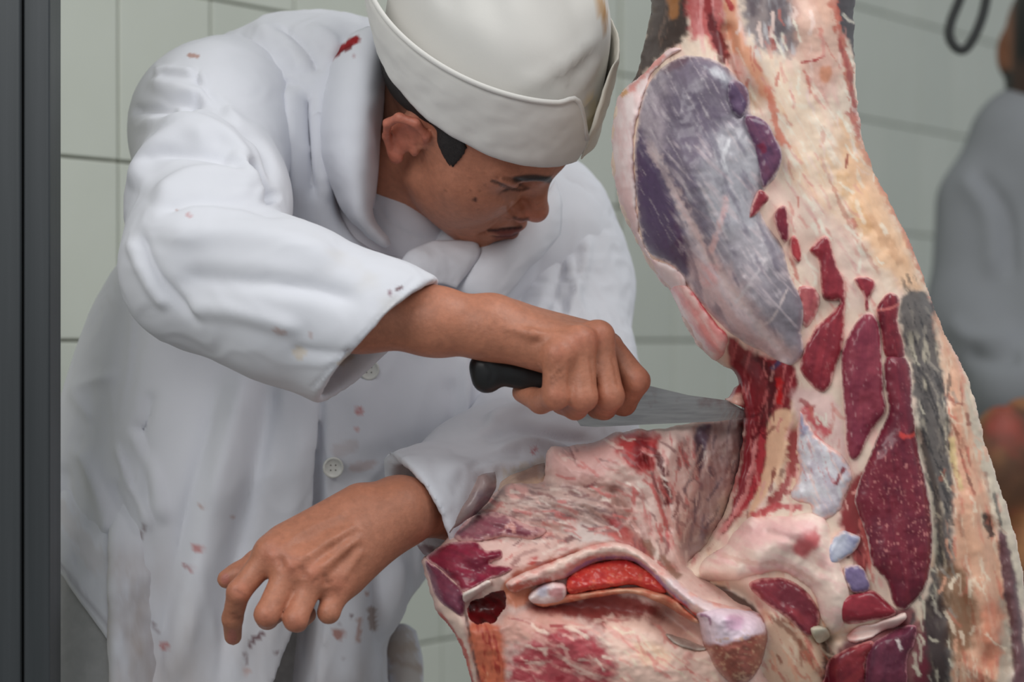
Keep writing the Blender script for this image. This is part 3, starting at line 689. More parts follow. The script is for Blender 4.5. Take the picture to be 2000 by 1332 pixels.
    g = [[(742, 210, .02), (732, 270, -.02), (726, 330, -.02), (722, 390, .0)], [(748, 180, .03), (742, 270, .0), (738, 340, .01), (730, 410, .02)]]
    o = sheet('collar_fold', g, cloth, None, 0.004, 8, 6, col=CLOTH); attach(o, coat)
    g = [[(776, 520, -.005), (800, 490, .0), (850, 470, .02), (930, 470, .03)], [(800, 530, -.015), (825, 512, -.01), (870, 505, .0), (936, 500, .02)], [(830, 546, -.01), (845, 552, -.01), (870, 555, -.005), (892, 562, .0)]]
    o = sheet('lapel', g, cloth, None, 0.004, 10, 10, col=CLOTH, rough=0.0016, seed=3); attach(o, coat)
    g = [[(925, 490, .03), (990, 450, .05), (1050, 400, .08), (1085, 350, .12)], [(910, 530, .015), (975, 500, .02), (1050, 440, .06), (1098, 395, .10)], [(895, 562, .01), (960, 560, .01), (1030, 500, .04), (1095, 452, .09)], [(905, 580, .015), (975, 588, .015), (1025, 535, .045), (1092, 462, .095)]]
    o = sheet('lapel', g, cloth, None, 0.004, 10, 10, col=CLOTH, rough=0.0016, seed=3); attach(o, coat)
    g = [[(735, 1232, .17), (785, 1218, .15), (812, 1232, .16)], [(720, 1310, .16), (785, 1280, .14), (826, 1300, .16)], [(720, 1400, .16), (780, 1380, .135), (822, 1400, .16)], [(715, 1520, .16), (780, 1500, .14), (820, 1520, .16)]]
    o = sheet('coat_tail', g, cloth, None, 0.005, 10, 10, colfn=clothcol([([(760, 1270), (800, 1262)], 12, lin(176, 146, 130), .6, .8), ([(770, 1290), (815, 1305)], 7, lin(150, 112, 106), .7, .8), ([(780, 1250), (800, 1330)], 30, lin(190, 178, 166), .7, .6), ([(762, 1326)], 5, DK, .7, .4)])); attach(o, coat)
    # side slit: hem of the back panel, edge of the front panel, trousers showing between
    def onto(rows, offs): 
        out = []
        for r, of in zip(rows, offs):
            y = np.minimum(F.hit(r), 0.09); of = np.broadcast_to(of, (len(r),)); out.append([(p[0], p[1], q+o_) for p, q, o_ in zip(r, y, of)])
        return out
    g = onto([[(70, 940), (110, 950), (160, 960), (216, 975)], [(70, 1020), (110, 1040), (160, 1075), (216, 1110)], [(70, 1075), (108, 1108), (160, 1180), (214, 1254)]], [.014, -.010, -.020])
    o = sheet('coat_hem', g, cloth, None, 0.005, 10, 10, colfn=clothcol([([(100, 1078), (150, 1142), (208, 1218)], 4, lin(178, 176, 184), .7, .5), ([(120, 1000), (190, 1100)], 20, lin(206, 200, 200), .4, .8)]), rough=0.003); attach(o, coat)
    g = onto([[(216, 960), (235, 950), (280, 950), (330, 960)], [(213, 1120), (226, 1120), (270, 1120), (315, 1120)], [(213, 1240), (228, 1240), (270, 1240), (310, 1240)], [(215, 1440), (232, 1440), (270, 1440), (305, 1440)]], [np.array([.014, .014, .016, .018]), np.array([-.016, -.018, -.006, .014]), np.array([-.020, -.024, -.008, .014]), np.array([-.020, -.024, -.008, .014])])
    def dirty(u, w_):
        c = np.tile(CLOTH, (len(u), 1)); n = fbm(u/26, w_/60, oct=5, seed=12); a = np.clip(0.30+0.55*n, 0, .7)*smooth(1040, 1130, w_); return c*(1-a[:, None])+lin(160, 142, 130)*a[:, None]
    o = sheet('front_panel', g, cloth, None, 0.005, 10, 10, colfn=dirty, rough=0.003); attach(o, coat)
    trm = simple_mat('light_grey_trousers', (0.40, 0.40, 0.405), 0.9, 0.08, 90, bmp=0.1)
    g = onto([[(60, 1040), (120, 1060), (180, 1090), (240, 1100)], [(60, 1150), (120, 1160), (180, 1170), (240, 1180)], [(60, 1300), (120, 1300), (180, 1300), (240, 1300)], [(60, 1450), (120, 1450), (180, 1450), (240, 1450)]], [-.003, -.008, -.008, -.008])
    o = sheet('trouser_leg', g, trm, None, 0.012, 8, 8); attach(o, man)
    # buttons
    bt = simple_mat('button_resin', (0.66, 0.66, 0.62), 0.35, 0.04, 60)
    def button(u, w_, tilt):
        Y = float(F.hit([(u, w_)])[0]); c = V(u, w_, Y-0.0015); nrm = np.array(tilt, float); nrm /= np.linalg.norm(nrm)
        x = np.cross([0, 0, 1.0], nrm); x /= np.linalg.norm(x); y = np.cross(nrm, x)
        prof = [(0.0088, 0.0), (0.0094, 0.0012), (0.0092, 0.0026), (0.0082, 0.0032), (0.0072, 0.0024), (0.0066, 0.0017), (0.002, 0.0016)]
        a = np.linspace(0, 2*np.pi, 28, endpoint=False)
        R = [c+r*(np.cos(a)[:, None]*x+np.sin(a)[:, None]*y)+h*nrm for r, h in prof]
        o = rings('button', R, bt, None, cap=(True, True)); attach(o, coat)
        for dx, dy in ((1, 1), (1, -1), (-1, 1), (-1, -1)):
            q = c+0.0022*(dx*x+dy*y)*1.0; rr = [q+0.0007*(np.cos(a[::3])[:, None]*x+np.sin(a[::3])[:, None]*y)+h*nrm for h in (0.0012, 0.0019)]
            PH.append((rr, o))
    PH = []
    button(720, 722, (0.25, -0.95, -0.1)); button(650, 913, (0.25, -0.95, -0.05))
    thr = simple_mat('button_thread', (0.25, 0.24, 0.22), 0.9)
    for i in range(0, len(PH), 4):
        vs_, fs_ = [], []
        for rr, _o in PH[i:i+4]:
            b0 = len(vs_); k = len(rr[0]); vs_ += list(rr[0])+list(rr[1]); fs_ += [tuple(range(b0+k, b0+2*k))]+[(b0+j, b0+(j+1) % k, b0+k+(j+1) % k, b0+k+j) for j in range(k)]
        o = new_mesh('button_thread', vs_, fs_, thr, None); fix_normals(o); attach(o, coat)
    # shirt at the neck
    F4 = Field(); F4.cone(V(752, 405, .085), V(730, 560, .12), .066, .12, .02); F4.cone(V(770, 440, .07), V(790, 520, .075), .035, .035, .03)
    a, b = V(733, 330, .02), V(850, 458, .02); dirn = b-a; nn = np.cross(dirn, [0.35, 0.9, 0.25]); nn = nn*np.sign(nn[2])
    F4.half((a+b)/2, nn, 0.004)
    v, f = F4.mesh(0.0032); v = relax(v, f, 2); v = sculpt(v, f, [([(728, 375), (760, 430), (810, 462), (860, 468)], 3, -1.5)], -0.5)
    o = new_mesh('shirt', v, f, cloth, None, col=np.tile(np.array([0.66, 0.65, 0.70]), (len(v), 1))); attach(o, man)
    # trousers and shoes, mostly below the picture
    tr = simple_mat('grey_trousers', (0.30, 0.285, 0.275), 0.9, 0.12, 120, bmp=0.1)
    F5 = Field(); hip = V(500, 1150, 0.13)
    F5.ell(hip+np.array([-0.02, .0, .0]), (0.12, 0.09, 0.13), None, 0.05)
    for sx in (-0.06, 0.06):
        a = hip+np.array([sx-0.02, -0.0, -0.05]); kn = np.array([hip[0]+sx*1.3-0.02, 0.08, 0.50]); an = np.array([hip[0]+sx*1.5-0.02, 0.14, 0.09])
        F5.cone(a, kn, 0.072, 0.06, 0.04); F5.cone(kn, an, 0.065, 0.055, 0.03)
    v, f = F5.mesh(0.009); o = new_mesh('trousers', relax(v, f, 2), f, tr, None); attach(o, man)
    sm = simple_mat('black_rubber_boot', (0.02, 0.02, 0.02), 0.4)
    for sx in (-0.06, 0.06):
        F6 = Field(); x = hip[0]+sx*1.5-0.02
        F6.cone((x, 0.15, 0.045), (x+0.03, -0.05, 0.036), 0.044, 0.036, 0.02); F6.cone((x, 0.15, 0.05), (x, 0.14, 0.16), 0.042, 0.045, 0.03); F6.half((x, 0, 0.0), (0, 0, -1), 0.002)
        v, f = F6.mesh(0.008); o = new_mesh('boot', v, f, sm, None); attach(o, man)
    return coat
coat = build_clothes()

def build_cap():
    capm = vcol_mat('cap_cotton', 0.85, 14, 0.03, 0.10, 0.0006, 0.2, bscale=900)
    BASE = np.array([0.70, 0.685, 0.655])
    def base(t, s=1.0, cy=0.5): 
        y = cy+10.3*s*np.cos(t); return np.stack([H(8*s*np.sin(a), b, 4.5+0.2*b) for a, b in zip(np.atleast_1d(t), np.atleast_1d(y))])
    t = np.linspace(0, 2*np.pi, 96, endpoint=False)
    R = []; hs = np.linspace(0, 1, 40); top = np.array([-0.028, 0.020, 0.170])
    for h in hs:
        b = base(t, 1.005+0.02*np.sin(h*2.2)-0.07*smooth(0.25, 0.7, h)); hu = HR[:, 2]*(0.058*smooth(-0.12, 0.36, h)-0.058*smooth(-0.12, 0.36, 0)); b = b+hu; c = b.mean(0); P = b+top*h
        # the upper rings level out
        lev = smooth(0.0, 1.0, h)*0.75; P[:, 2] = P[:, 2]*(1-lev)+(c+top*h)[2]*lev
        rad = P-(c+top*h); rad /= np.linalg.norm(rad, axis=1)[:, None]
        cr = 0.004*np.sin(6*t+7*h)*smooth(0.3, 0.6, h)+0.0022*np.sin(13*t-9*h)*smooth(0.25, 0.5, h)
        R.append(P+rad*cr[:, None]*1.0)
    for s in (0.93, 0.75, 0.45, 0.1):
        R.append(R[39].mean(0)+(R[39]-R[39].mean(0))*s+np.array([0, 0, 0.012*(1-s)]))
    R = np.array(R); m, n = R.shape[:2]; ii = np.arange(m*n).reshape(m, n); nx = np.roll(ii, -1, 1)
    q = np.concatenate([np.stack([ii[:-1], nx[:-1], nx[1:], ii[1:]], -1).reshape(-1, 4)]); v = R.reshape(-1, 3)
    S = [([(1140, 150), (1100, 175), (1060, 182)], 6, -3), ([(1175, 60), (1130, 110), (1070, 150), (1000, 165)], 12, 4), ([(1160, 100), (1110, 140), (1060, 160)], 7, -4),
         ([(1135, 195), (1165, 190)], 4, 3), ([(1135, 210), (1165, 204)], 3, -2.5), ([(1140, 222), (1165, 216)], 3, 3), ([(1142, 236), (1164, 230)], 3, -2.5), ([(1175, 100), (1150, 150), (1120, 180)], 8, 3)]
    n_ = vnormals(v, q)
    if ((v-v.mean(0))*n_).sum() < 0: q = q[:, ::-1]
    v = sculpt(v, q, S); u, w_ = UV(v); col = np.tile(BASE, (len(v), 1))
    col = stain(v, q, col, [([(1172, -5), (1178, 30)], 9, lin(190, 140, 70), .7, .5), ([(1182, 20), (1182, 60)], 5, lin(170, 120, 60), .6, .5), ([(1150, 250), (1160, 200)], 12, lin(214, 196, 150), .6, .6)])
    crown = new_mesh('cap', v, q, capm, None, col=col); attach(crown, man)
    # turned-up cuff of the cap: near side and far side
    def cuff(name, t0, t1, hgt, flare, nseg=14):
        tt = np.radians(np.linspace(t0, t1, nseg)); b = base(tt, 1.03); c = b.mean(0) if False else base(t, 1.0).mean(0)
        rad = b-c; rad[:, 2] = 0; rad /= np.linalg.norm(rad, axis=1)[:, None]
        rows = []
        for k, s in enumerate(np.linspace(0, 1, 5)):
            k_ = hgt(np.linspace(0, 1, nseg))*s/0.0615; rows.append(b+np.outer(k_, HR[:, 2]*0.036+np.array([-0.013, -0.004, 0.041]))+rad*(flare*math.sin(s*1.9)+0.001)+(b-c)*(0.07*k_)[:, None])
        def fn(u, w_): return None
        G = np.array(rows); return G
    def shape(x): return 0.0615*np.clip(np.minimum(1.0, 0.35+x*9), 0, 1)*(1-0.10*x)
    G = cuff('cap_cuff', 8, 152, shape, 0.006)
    o = sheet('cap_cuff', G, capm, None, 0.005, 6, 6, pix=False, col=BASE, rough=0.0022, seed=4); attach(o, crown)
    hm_ = tube('cuff_hem', G[-1]+np.array([0, -0.002, -0.001]), 0.0024, capm, None, 8, 4); cc = hm_.data.color_attributes.new('Col', 'FLOAT_COLOR', 'POINT'); cc.data.foreach_set('color', np.tile(np.append(BASE, 1.0), (len(hm_.data.vertices), 1)).astype(np.float32).ravel()); attach(hm_, crown)
    G = cuff('cap_cuff', 4, -95, lambda x: 0.075*np.clip(0.3+x*6, 0, 1), 0.004)
    o = sheet('cap_cuff', G, capm, None, 0.004, 6, 6, pix=False, col=BASE*np.array([1, .97, .9]), rough=0.003, seed=6); attach(o, crown)
    # band hem
    hemp = [p+np.array([0, -0.004, 0.002]) for p in base(np.radians(np.linspace(10, 150, 24)), 1.045)]
    # hair below the cap
    hm, nt, b = mat_new('dark_hair'); vv = objvec(nt, (900, 900, 160)); n = noise_node(nt, 1.0, 4, vec=vv)
    nt.links.new(ramp(nt, n, [(0.35, (0.006, 0.005, 0.005)), (0.7, (0.03, 0.024, 0.021))]), b.inputs['Base Color']); b.inputs['Roughness'].default_value = 0.55; bump(nt, b, n, 0.5, 0.0015)
    F = Field(); F.ell(H(0, -0.75, 4.4), np.array([7.55, 9.75, 7.3])*0.01, HR, 0.01)
    F.half(H(0, 0, 6.2), HR@np.array([0, -0.2, 1.0]), 0.004); F.half(H(0, 4.2, 4.6), HR@np.array([0, 1.0, -0.9]), 0.004); F.half(H(0, -6.2, -0.4), HR@np.array([0, 0.55, -1.0]), 0.004)
    pts = [(866, 250), (872, 280), (880, 305), (884, 326)]; ys = BODY.hit(pts)
    F.chain([V(p[0], p[1], y+0.001) for p, y in zip(pts, ys)], [0.0075, 0.0075, 0.0055, 0.002], 0.004, n=HR[:, 0], fl=0.4)
    pts = [(890, 262), (900, 285), (896, 302)]; ys = BODY.hit(pts)
    F.chain([V(p[0], p[1], y+0.001) for p, y in zip(pts, ys)], [0.0055, 0.004, 0.002], 0.004, n=HR[:, 0], fl=0.4)
    F.cone(H(-4.6, 7.4, 6.0), H(-5.8, 5.8, 4.6), 0.008, 0.008, 0.004)
    v, f = F.mesh(0.0024); o = new_mesh('hair', v, f, hm, None); attach(o, man)
build_cap()

def build_knife():
    k = empty('knife', V(1000, 730, -0.19)); tag(k, 'long steel butcher knife with a black handle cutting into the meat', 'knife')
    steel, nt, b = mat_new('knife_steel'); vv = objvec(nt, (6, 6, 60)); n = noise_node(nt, 6, 5, vec=vv)
    n2 = noise_node(nt, 28, 5, vec=objvec(nt)); c = ramp(nt, n, [(0.3, (0.34, 0.33, 0.33)), (0.7, (0.46, 0.45, 0.44))])
    nt.links.new(mixrgb(nt, ramp(nt, n2, [(0.52, 0), (0.66, 0.55)]), c, (0.23, 0.10, 0.09)), b.inputs['Base Color'])
    b.inputs['Metallic'].default_value = 0.9; b.inputs['Roughness'].default_value = 0.33; bump(nt, b, n, 0.04, 0.0005)
    blk = simple_mat('black_handle_plastic', (0.010, 0.010, 0.011), 0.38, 0.15, 80, bmp=0.03)
    y0, y1 = -0.188, -0.150                                     # the knife points away from the camera towards its tip
    yy = lambda u: y0+(y1-y0)*(u-950)/500.0
    top = [(1075, 722), (1160, 737), (1262, 752), (1345, 772), (1420, 782), (1452, 800)]
    bot = [(1075, 748), (1134, 832), (1165, 834), (1262, 829), (1400, 823), (1462, 815)]
    us = np.linspace(0, 1, 26); T = np.stack([np.interp(us, np.linspace(0, 1, 6), [p[i] for p in top]) for i in (0, 1)], 1)
    Bm = np.stack([np.interp(us, np.linspace(0, 1, 6), [p[i] for p in bot]) for i in (0, 1)], 1)
    rings_ = []
    nb = np.array([0.0, 1.0, 0.05])
    for a, c_ in zip(T, Bm):
        A, C = V(a[0], a[1], yy(a[0])), V(c_[0], c_[1], yy(c_[0])); M = A*0.75+C*0.25
        rings_.append([A+nb*0.0013, M+nb*0.0013, C+nb*0.0001, C-nb*0.0001, M-nb*0.0013, A-nb*0.0013])
    o = rings('blade', rings_, steel, None, cap=(True, True)); o.data.polygons.foreach_set('use_smooth', np.zeros(len(o.data.polygons), bool)); attach(o, k)
    F = Field(); nn = np.array([0.0, 1.0, 0.0])
    P = lambda u, v: V(u, v, yy(u)-0.006)
    F.cone(P(962, 722), P(1070, 742), 0.0145, 0.0135, 0.006, n=nn, fl=0.72); F.cone(P(1070, 742), P(1200, 768), 0.0135, 0.0115, 0.006, n=nn, fl=0.7)
    F.cone(P(944, 716), P(948, 742), 0.0105, 0.0100, 0.008, n=nn, fl=0.85)
    F.cone(P(985, 768), P(1060, 782), 0.0055, 0.0060, 0.004, 's')
    v, f = F.mesh(0.0022); v = sculpt(v, f, [([(948, 706), (962, 728), (952, 756)], 3.5, -0.9), ([(965, 712), (1060, 726)], 3, 0.5)], -0.5)
    o = new_mesh('handle', v, f, blk, None); attach(o, k)
build_knife()
# ---------------------------------------------------------------- the hanging carcass
GAIN = 1.12
def px(r, g, b):
    c = lin(r, g, b); return np.minimum(c*(GAIN+0.02*float(np.clip((c.min()-0.12)/0.35, 0, 1))), 0.93)
CREAM, PEACH, PINK, WHITE = px(226, 204, 186), px(226, 176, 138), px(222, 172, 166), px(228, 212, 208)
RAW, DEEP, BRIGHT, PLUM, BLACKRED = px(132, 44, 56), px(96, 28, 42), px(186, 44, 50), px(104, 48, 66), px(52, 10, 14)
meat_wet = vcol_mat('wet_meat', 0.27, 150, 0.12, 0.22, 0.0011, 0.42, 0.0, bscale=150)
fat_dry = vcol_mat('fat_and_fascia', 0.40, 110, 0.07, 0.12, 0.0012, 0.35, 0.0, bscale=60)
hide_m = vcol_mat('dried_fascia', 0.6, 160, 0.25, 0.6, 0.0022, 0.35, 0.0, bscale=180)
def rotuv(u, v, deg):
    a = math.radians(deg); return u*math.cos(a)+v*math.sin(a), -u*math.sin(a)+v*math.cos(a)
def streak(u, v, deg, L, W, seed=0, oct=3):
    a, b = rotuv(u, v, deg); return fbm(a/L, b/W, oct=oct, seed=seed)
def mix(c, a, k): a = np.clip(a, 0, 1)[:, None]; return c*(1-a)+np.asarray(k)*a
def lay(c, u, v, layers, h=None):
    """paint layers of colour patches, with the dark of gaps, creases and holes painted in: ('p', polygon, colour, soft, ragged, opacity) / ('l', line, width, colour, ragged, opacity) / ('s', polygon, deg, L, W, lo, hi, colour, opacity)"""
    for k, L in enumerate(layers):
        if L[0] == 'p':
            _, pl, cc, so, rag, op = L; pl = np.asarray(pl, float); m = (u > pl[:, 0].min()-so-2*rag) & (u < pl[:, 0].max()+so+2*rag) & (v > pl[:, 1].min()-so-2*rag) & (v < pl[:, 1].max()+so+2*rag)
            if not m.any(): continue
            d = sdpoly(u[m], v[m], crom(pl, 4, True))+rag*fbm(u[m]/14, v[m]/14, oct=4, seed=k*3+1)
            c[m] = mix(c[m], op*smooth(-so, so, d), cc)
        elif L[0] == 'l':
            _, pl, wd, cc, rag, op = L; pl = crom(pl, 5) if len(pl) > 2 else np.asarray(pl, float)
            m = (u > pl[:, 0].min()-3*wd) & (u < pl[:, 0].max()+3*wd) & (v > pl[:, 1].min()-3*wd) & (v < pl[:, 1].max()+3*wd)
            if not m.any(): continue
            d, t, _ = polydist(u[m], v[m], pl); d = d+rag*wd*fbm(u[m]/9, v[m]/9, oct=3, seed=k*5+2)
            c[m] = mix(c[m], op*smooth(1.2, 0.4, d/wd)*smooth(-.02, .08, t)*smooth(-.02, .08, 1-t), cc)
        elif L[0] == 's':
            _, pl, deg, LL, W, lo, hi, cc, op = L; pl = np.asarray(pl, float); m = (u > pl[:, 0].min()-25) & (u < pl[:, 0].max()+25) & (v > pl[:, 1].min()-25) & (v < pl[:, 1].max()+25)
            if not m.any(): continue
            d = sdpoly(u[m], v[m], crom(pl, 4, True)); c[m] = mix(c[m], op*smooth(lo, hi, streak(u[m], v[m], deg, LL, W, k*7+3, 4))*smooth(-12, 14, d), cc)
    return c
def strands(zones, seed):
    r = random.Random(seed); out = []
    for (u0, u1, v0, v1, deg, n, cols) in zones:
        for k in range(n):
            u, v = r.uniform(u0, u1), r.uniform(v0, v1); L = r.uniform(18, 60); a = math.radians(deg+r.gauss(0, 14)); b = a+r.gauss(0, .35)
            out.append(('l', [(u, v), (u+L*.5*math.cos(a), v+L*.5*math.sin(a)), (u+L*.5*(math.cos(a)+math.cos(b)), v+L*.5*(math.sin(a)+math.sin(b)))], r.uniform(1.8, 4.5), px(*r.choice(cols)), 1.0, r.uniform(.35, .8)))
    return out
def dome(x): x = np.clip(x, 0, 1); return np.sqrt(np.maximum(1-(1-x)**2, 0))
def reliefs(u, v, R):
    h = np.zeros(u.shape)
    for pl, wd, ht in R:
        pl = np.asarray(pl, float)
        if len(pl) == 1: d = np.hypot(u-pl[0, 0], v-pl[0, 1])
        else:
            q = crom(pl, 5) if len(pl) > 2 else pl; d, t, _ = polydist(u, v, q)
        h = h+ht*0.001*np.exp(-(d/wd)**2)
    return h
def patch(name, poly, front, back, colour, mat, parent, step=3.0, ragged=3.0, seed=0, closed_smooth=4):
    """a piece of meat: outline in pixels, its own front and back depth, closed all round"""
    P = crom(poly, closed_smooth, True); lo, hi = P.min(0)-8, P.max(0)+8
    gu = np.arange(lo[0], hi[0]+step, step); gv = np.arange(lo[1], hi[1]+step, step); U, W = np.meshgrid(gu, gv)
    def sdf(a, b): return sdpoly(a, b, P)+ragged*fbm(a/24, b/24, oct=2, seed=seed+11)+0.22*ragged*fbm(a/6, b/6, oct=2, seed=seed+5)
    S = sdf(U, W); gy, gx = np.gradient(S, step); g2 = np.maximum(gx*gx+gy*gy, 0.25)
    ok = S > -0.9*step; out = ok & (S < 0)
    U = U-np.where(out, S*gx/g2, 0); W = W-np.where(out, S*gy/g2, 0); S = np.maximum(S, 0)
    cell = ok[:-1, :-1] & ok[1:, :-1] & ok[:-1, 1:] & ok[1:, 1:]
    ii = np.arange(U.size).reshape(U.shape); q = np.stack([ii[:-1, :-1], ii[1:, :-1], ii[1:, 1:], ii[:-1, 1:]], -1)[cell]
    used = np.unique(q); re = -np.ones(U.size, int); re[used] = np.arange(len(used)); q = re[q]
    u, v, s = U.ravel()[used], W.ravel()[used], S.ravel()[used]
    yf = front(u, v, s); yb = back(u, v, s, yf); n = len(u)
    vf = VV(np.stack([u, v, yf], 1)); vb = vf.copy()+0; dd = (CD+yb)/(CD+yf); vb = np.stack([vf[:, 0], yb, vf[:, 2]], 1)
    e = np.concatenate([q[:, [0, 1]], q[:, [1, 2]], q[:, [2, 3]], q[:, [3, 0]]]); key = np.sort(e, 1); k = key[:, 0]*(n+1)+key[:, 1]
    _, inv, cnt = np.unique(k, return_inverse=True, return_counts=True); be = e[cnt[inv] == 1]
    fs = np.concatenate([q, q[:, ::-1]+n, np.stack([be[:, 1], be[:, 0], be[:, 0]+n, be[:, 1]+n], 1)])
    c = np.clip(colour(u, v, s), 0.004, 0.95)
    o = new_mesh(name, np.concatenate([vf, vb]), fs, mat, None, col=np.concatenate([c, c])); attach(o, parent); return o

MAIN = [(1278, -130), (1275, 0), (1262, 70), (1240, 150), (1215, 180), (1200, 225), (1196, 300), (1203, 370), (1225, 432), (1255, 490), (1280, 530), (1308, 562), (1325, 600), (1345, 640), (1370, 680), (1398, 706), (1428, 720), (1442, 745), (1448, 780),
        (1455, 825), (1448, 900), (1430, 965), (1410, 1020), (1370, 1075), (1322, 1112), (1330, 1180), (1350, 1260), (1370, 1420), (2030, 1420), (2012, 1250), (2000, 1150), (1990, 1080), (1972, 1008), (1945, 930), (1922, 862), (1910, 800), (1885, 730),
        (1850, 660), (1820, 590), (1780, 480), (1730, 380), (1690, 290), (1670, 150), (1668, 0), (1664, -130)]
MAINP = crom(MAIN, 3, True)
RM = [([(1380, 330), (1420, 450), (1470, 600)], 95, 24), ([(1330, 170), (1400, 150)], 60, 10), ([(1590, 60), (1640, 300), (1720, 470), (1790, 620)], 55, 12), ([(1500, 120), (1560, 330), (1600, 450)], 30, 6),
      ([(1420, 60), (1440, 140), (1480, 200)], 12, -12), ([(1400, -60), (1400, 60)], 30, -6), ([(1450, 715), (1480, 790), (1470, 900), (1430, 1000)], 26, -16), ([(1530, 720), (1545, 800), (1510, 940), (1460, 1020)], 14, 8),
      ([(1380, 1140), (1440, 1160), (1480, 1190)], 20, -22), ([(1480, 1080), (1560, 1050), (1620, 1100), (1640, 1190)], 34, 14), ([(1790, 850), (1820, 960), (1835, 1100)], 10, -9), ([(1870, 800), (1900, 1000), (1930, 1250)], 26, 10),
      ([(1805, 600), (1820, 800), (1838, 1000), (1835, 1200)], 22, -4), ([(1930, 1020), (1950, 1100), (1970, 1300)], 14, -9), ([(1600, 1250), (1640, 1240), (1760, 1225)], 10, -10), ([(1615, 1250), (1620, 1340)], 12, -14),
      ([(1545, 1200), (1600, 1300)], 14, 8), ([(1345, 640), (1400, 690)], 20, 8), ([(1860, 1130), (1900, 1260)], 20, -5), ([(1975, 1100), (1995, 1300)], 14, 6)]
def main_front(u, v, s=None):
    if s is None: s = np.maximum(sdpoly(u, v, MAINP), 0)
    y = -0.145-0.075*dome(s/170)-reliefs(u, v, RM)*smooth(0, 22, s)
    return y-(0.0040*fbm(u/90, v/90, oct=2, seed=2)+0.0006*fbm(u/18, v/34, oct=2, seed=3))*smooth(0, 12, s)
SLAB = [(1066, 900), (1078, 876), (1150, 868), (1205, 846), (1300, 836), (1345, 826), (1400, 817), (1456, 812), (1462, 870), (1450, 940), (1430, 1000), (1400, 1060), (1350, 1100), (1420, 1150), (1475, 1185), (1508, 1230), (1500, 1290), (1490, 1420), (950, 1420),
        (925, 1345), (908, 1290), (895, 1250), (870, 1215), (850, 1190), (836, 1140), (822, 1096), (842, 1080), (872, 1052), (890, 1030), (930, 990), (965, 966), (1000, 946), (1060, 940)]
SLABP = crom(SLAB, 3, True)
RS = [([(1100, 900), (1200, 880), (1300, 870)], 40, 5), ([(1320, 860), (1300, 920), (1312, 1000), (1320, 1090)], 14, 7), ([(1262, 900), (1290, 960), (1305, 1030)], 9, -9), ([(1400, 860), (1380, 960), (1345, 1060)], 30, -10), ([(1358, 840), (1372, 880), (1365, 930)], 8, -7),
      ([(985, 1127), (1060, 1095), (1130, 1068), (1204, 1058), (1262, 1082), (1312, 1122), (1360, 1166), (1420, 1200)], 26, 20), ([(1060, 1180), (1160, 1190), (1260, 1200), (1330, 1230)], 26, -16), ([(1300, 1195), (1330, 1220), (1365, 1250)], 18, -26),
      ([(930, 1190), (960, 1190)], 26, -18), ([(870, 1075), (930, 1080), (985, 1085)], 26, 8), ([(1110, 1260), (1200, 1290), (1300, 1330)], 50, 8), ([(1200, 960), (1240, 1040), (1290, 1110)], 12, -8), ([(1020, 960), (1100, 980), (1180, 1000)], 16, 5), ([(1140, 990), (1180, 1020), (1220, 1050)], 6, -4),
      ([(920, 1240), (935, 1330)], 12, 5), ([(905, 1160), (955, 1133)], 8, 6), ([(1010, 1015), (1090, 1040)], 10, -4)]
def slab_front(u, v, s=None):
    if s is None: s = np.maximum(sdpoly(u, v, SLABP), 0)
    y = -0.152-0.050*dome(s/95)-reliefs(u, v, RS)*smooth(0, 16, s)+0.055*smooth(1230, 1455, u)*smooth(1130, 1040, v)-0.035*smooth(1060, 1250, v)
    return y-(0.0035*fbm(u/45, v/45, oct=3, seed=6)+0.0012*fbm(u/14, v/10, oct=3, seed=7)+0.0022*streak(u, v, 14, 34, 6, 77, 4)*smooth(900, 960, v)*smooth(1090, 1040, v)*smooth(1230, 1150, u)+0.0016*streak(u, v, 82, 50, 7, 78, 4)*smooth(1210, 1260, u)*smooth(1110, 1050, v))*smooth(0, 10, s)

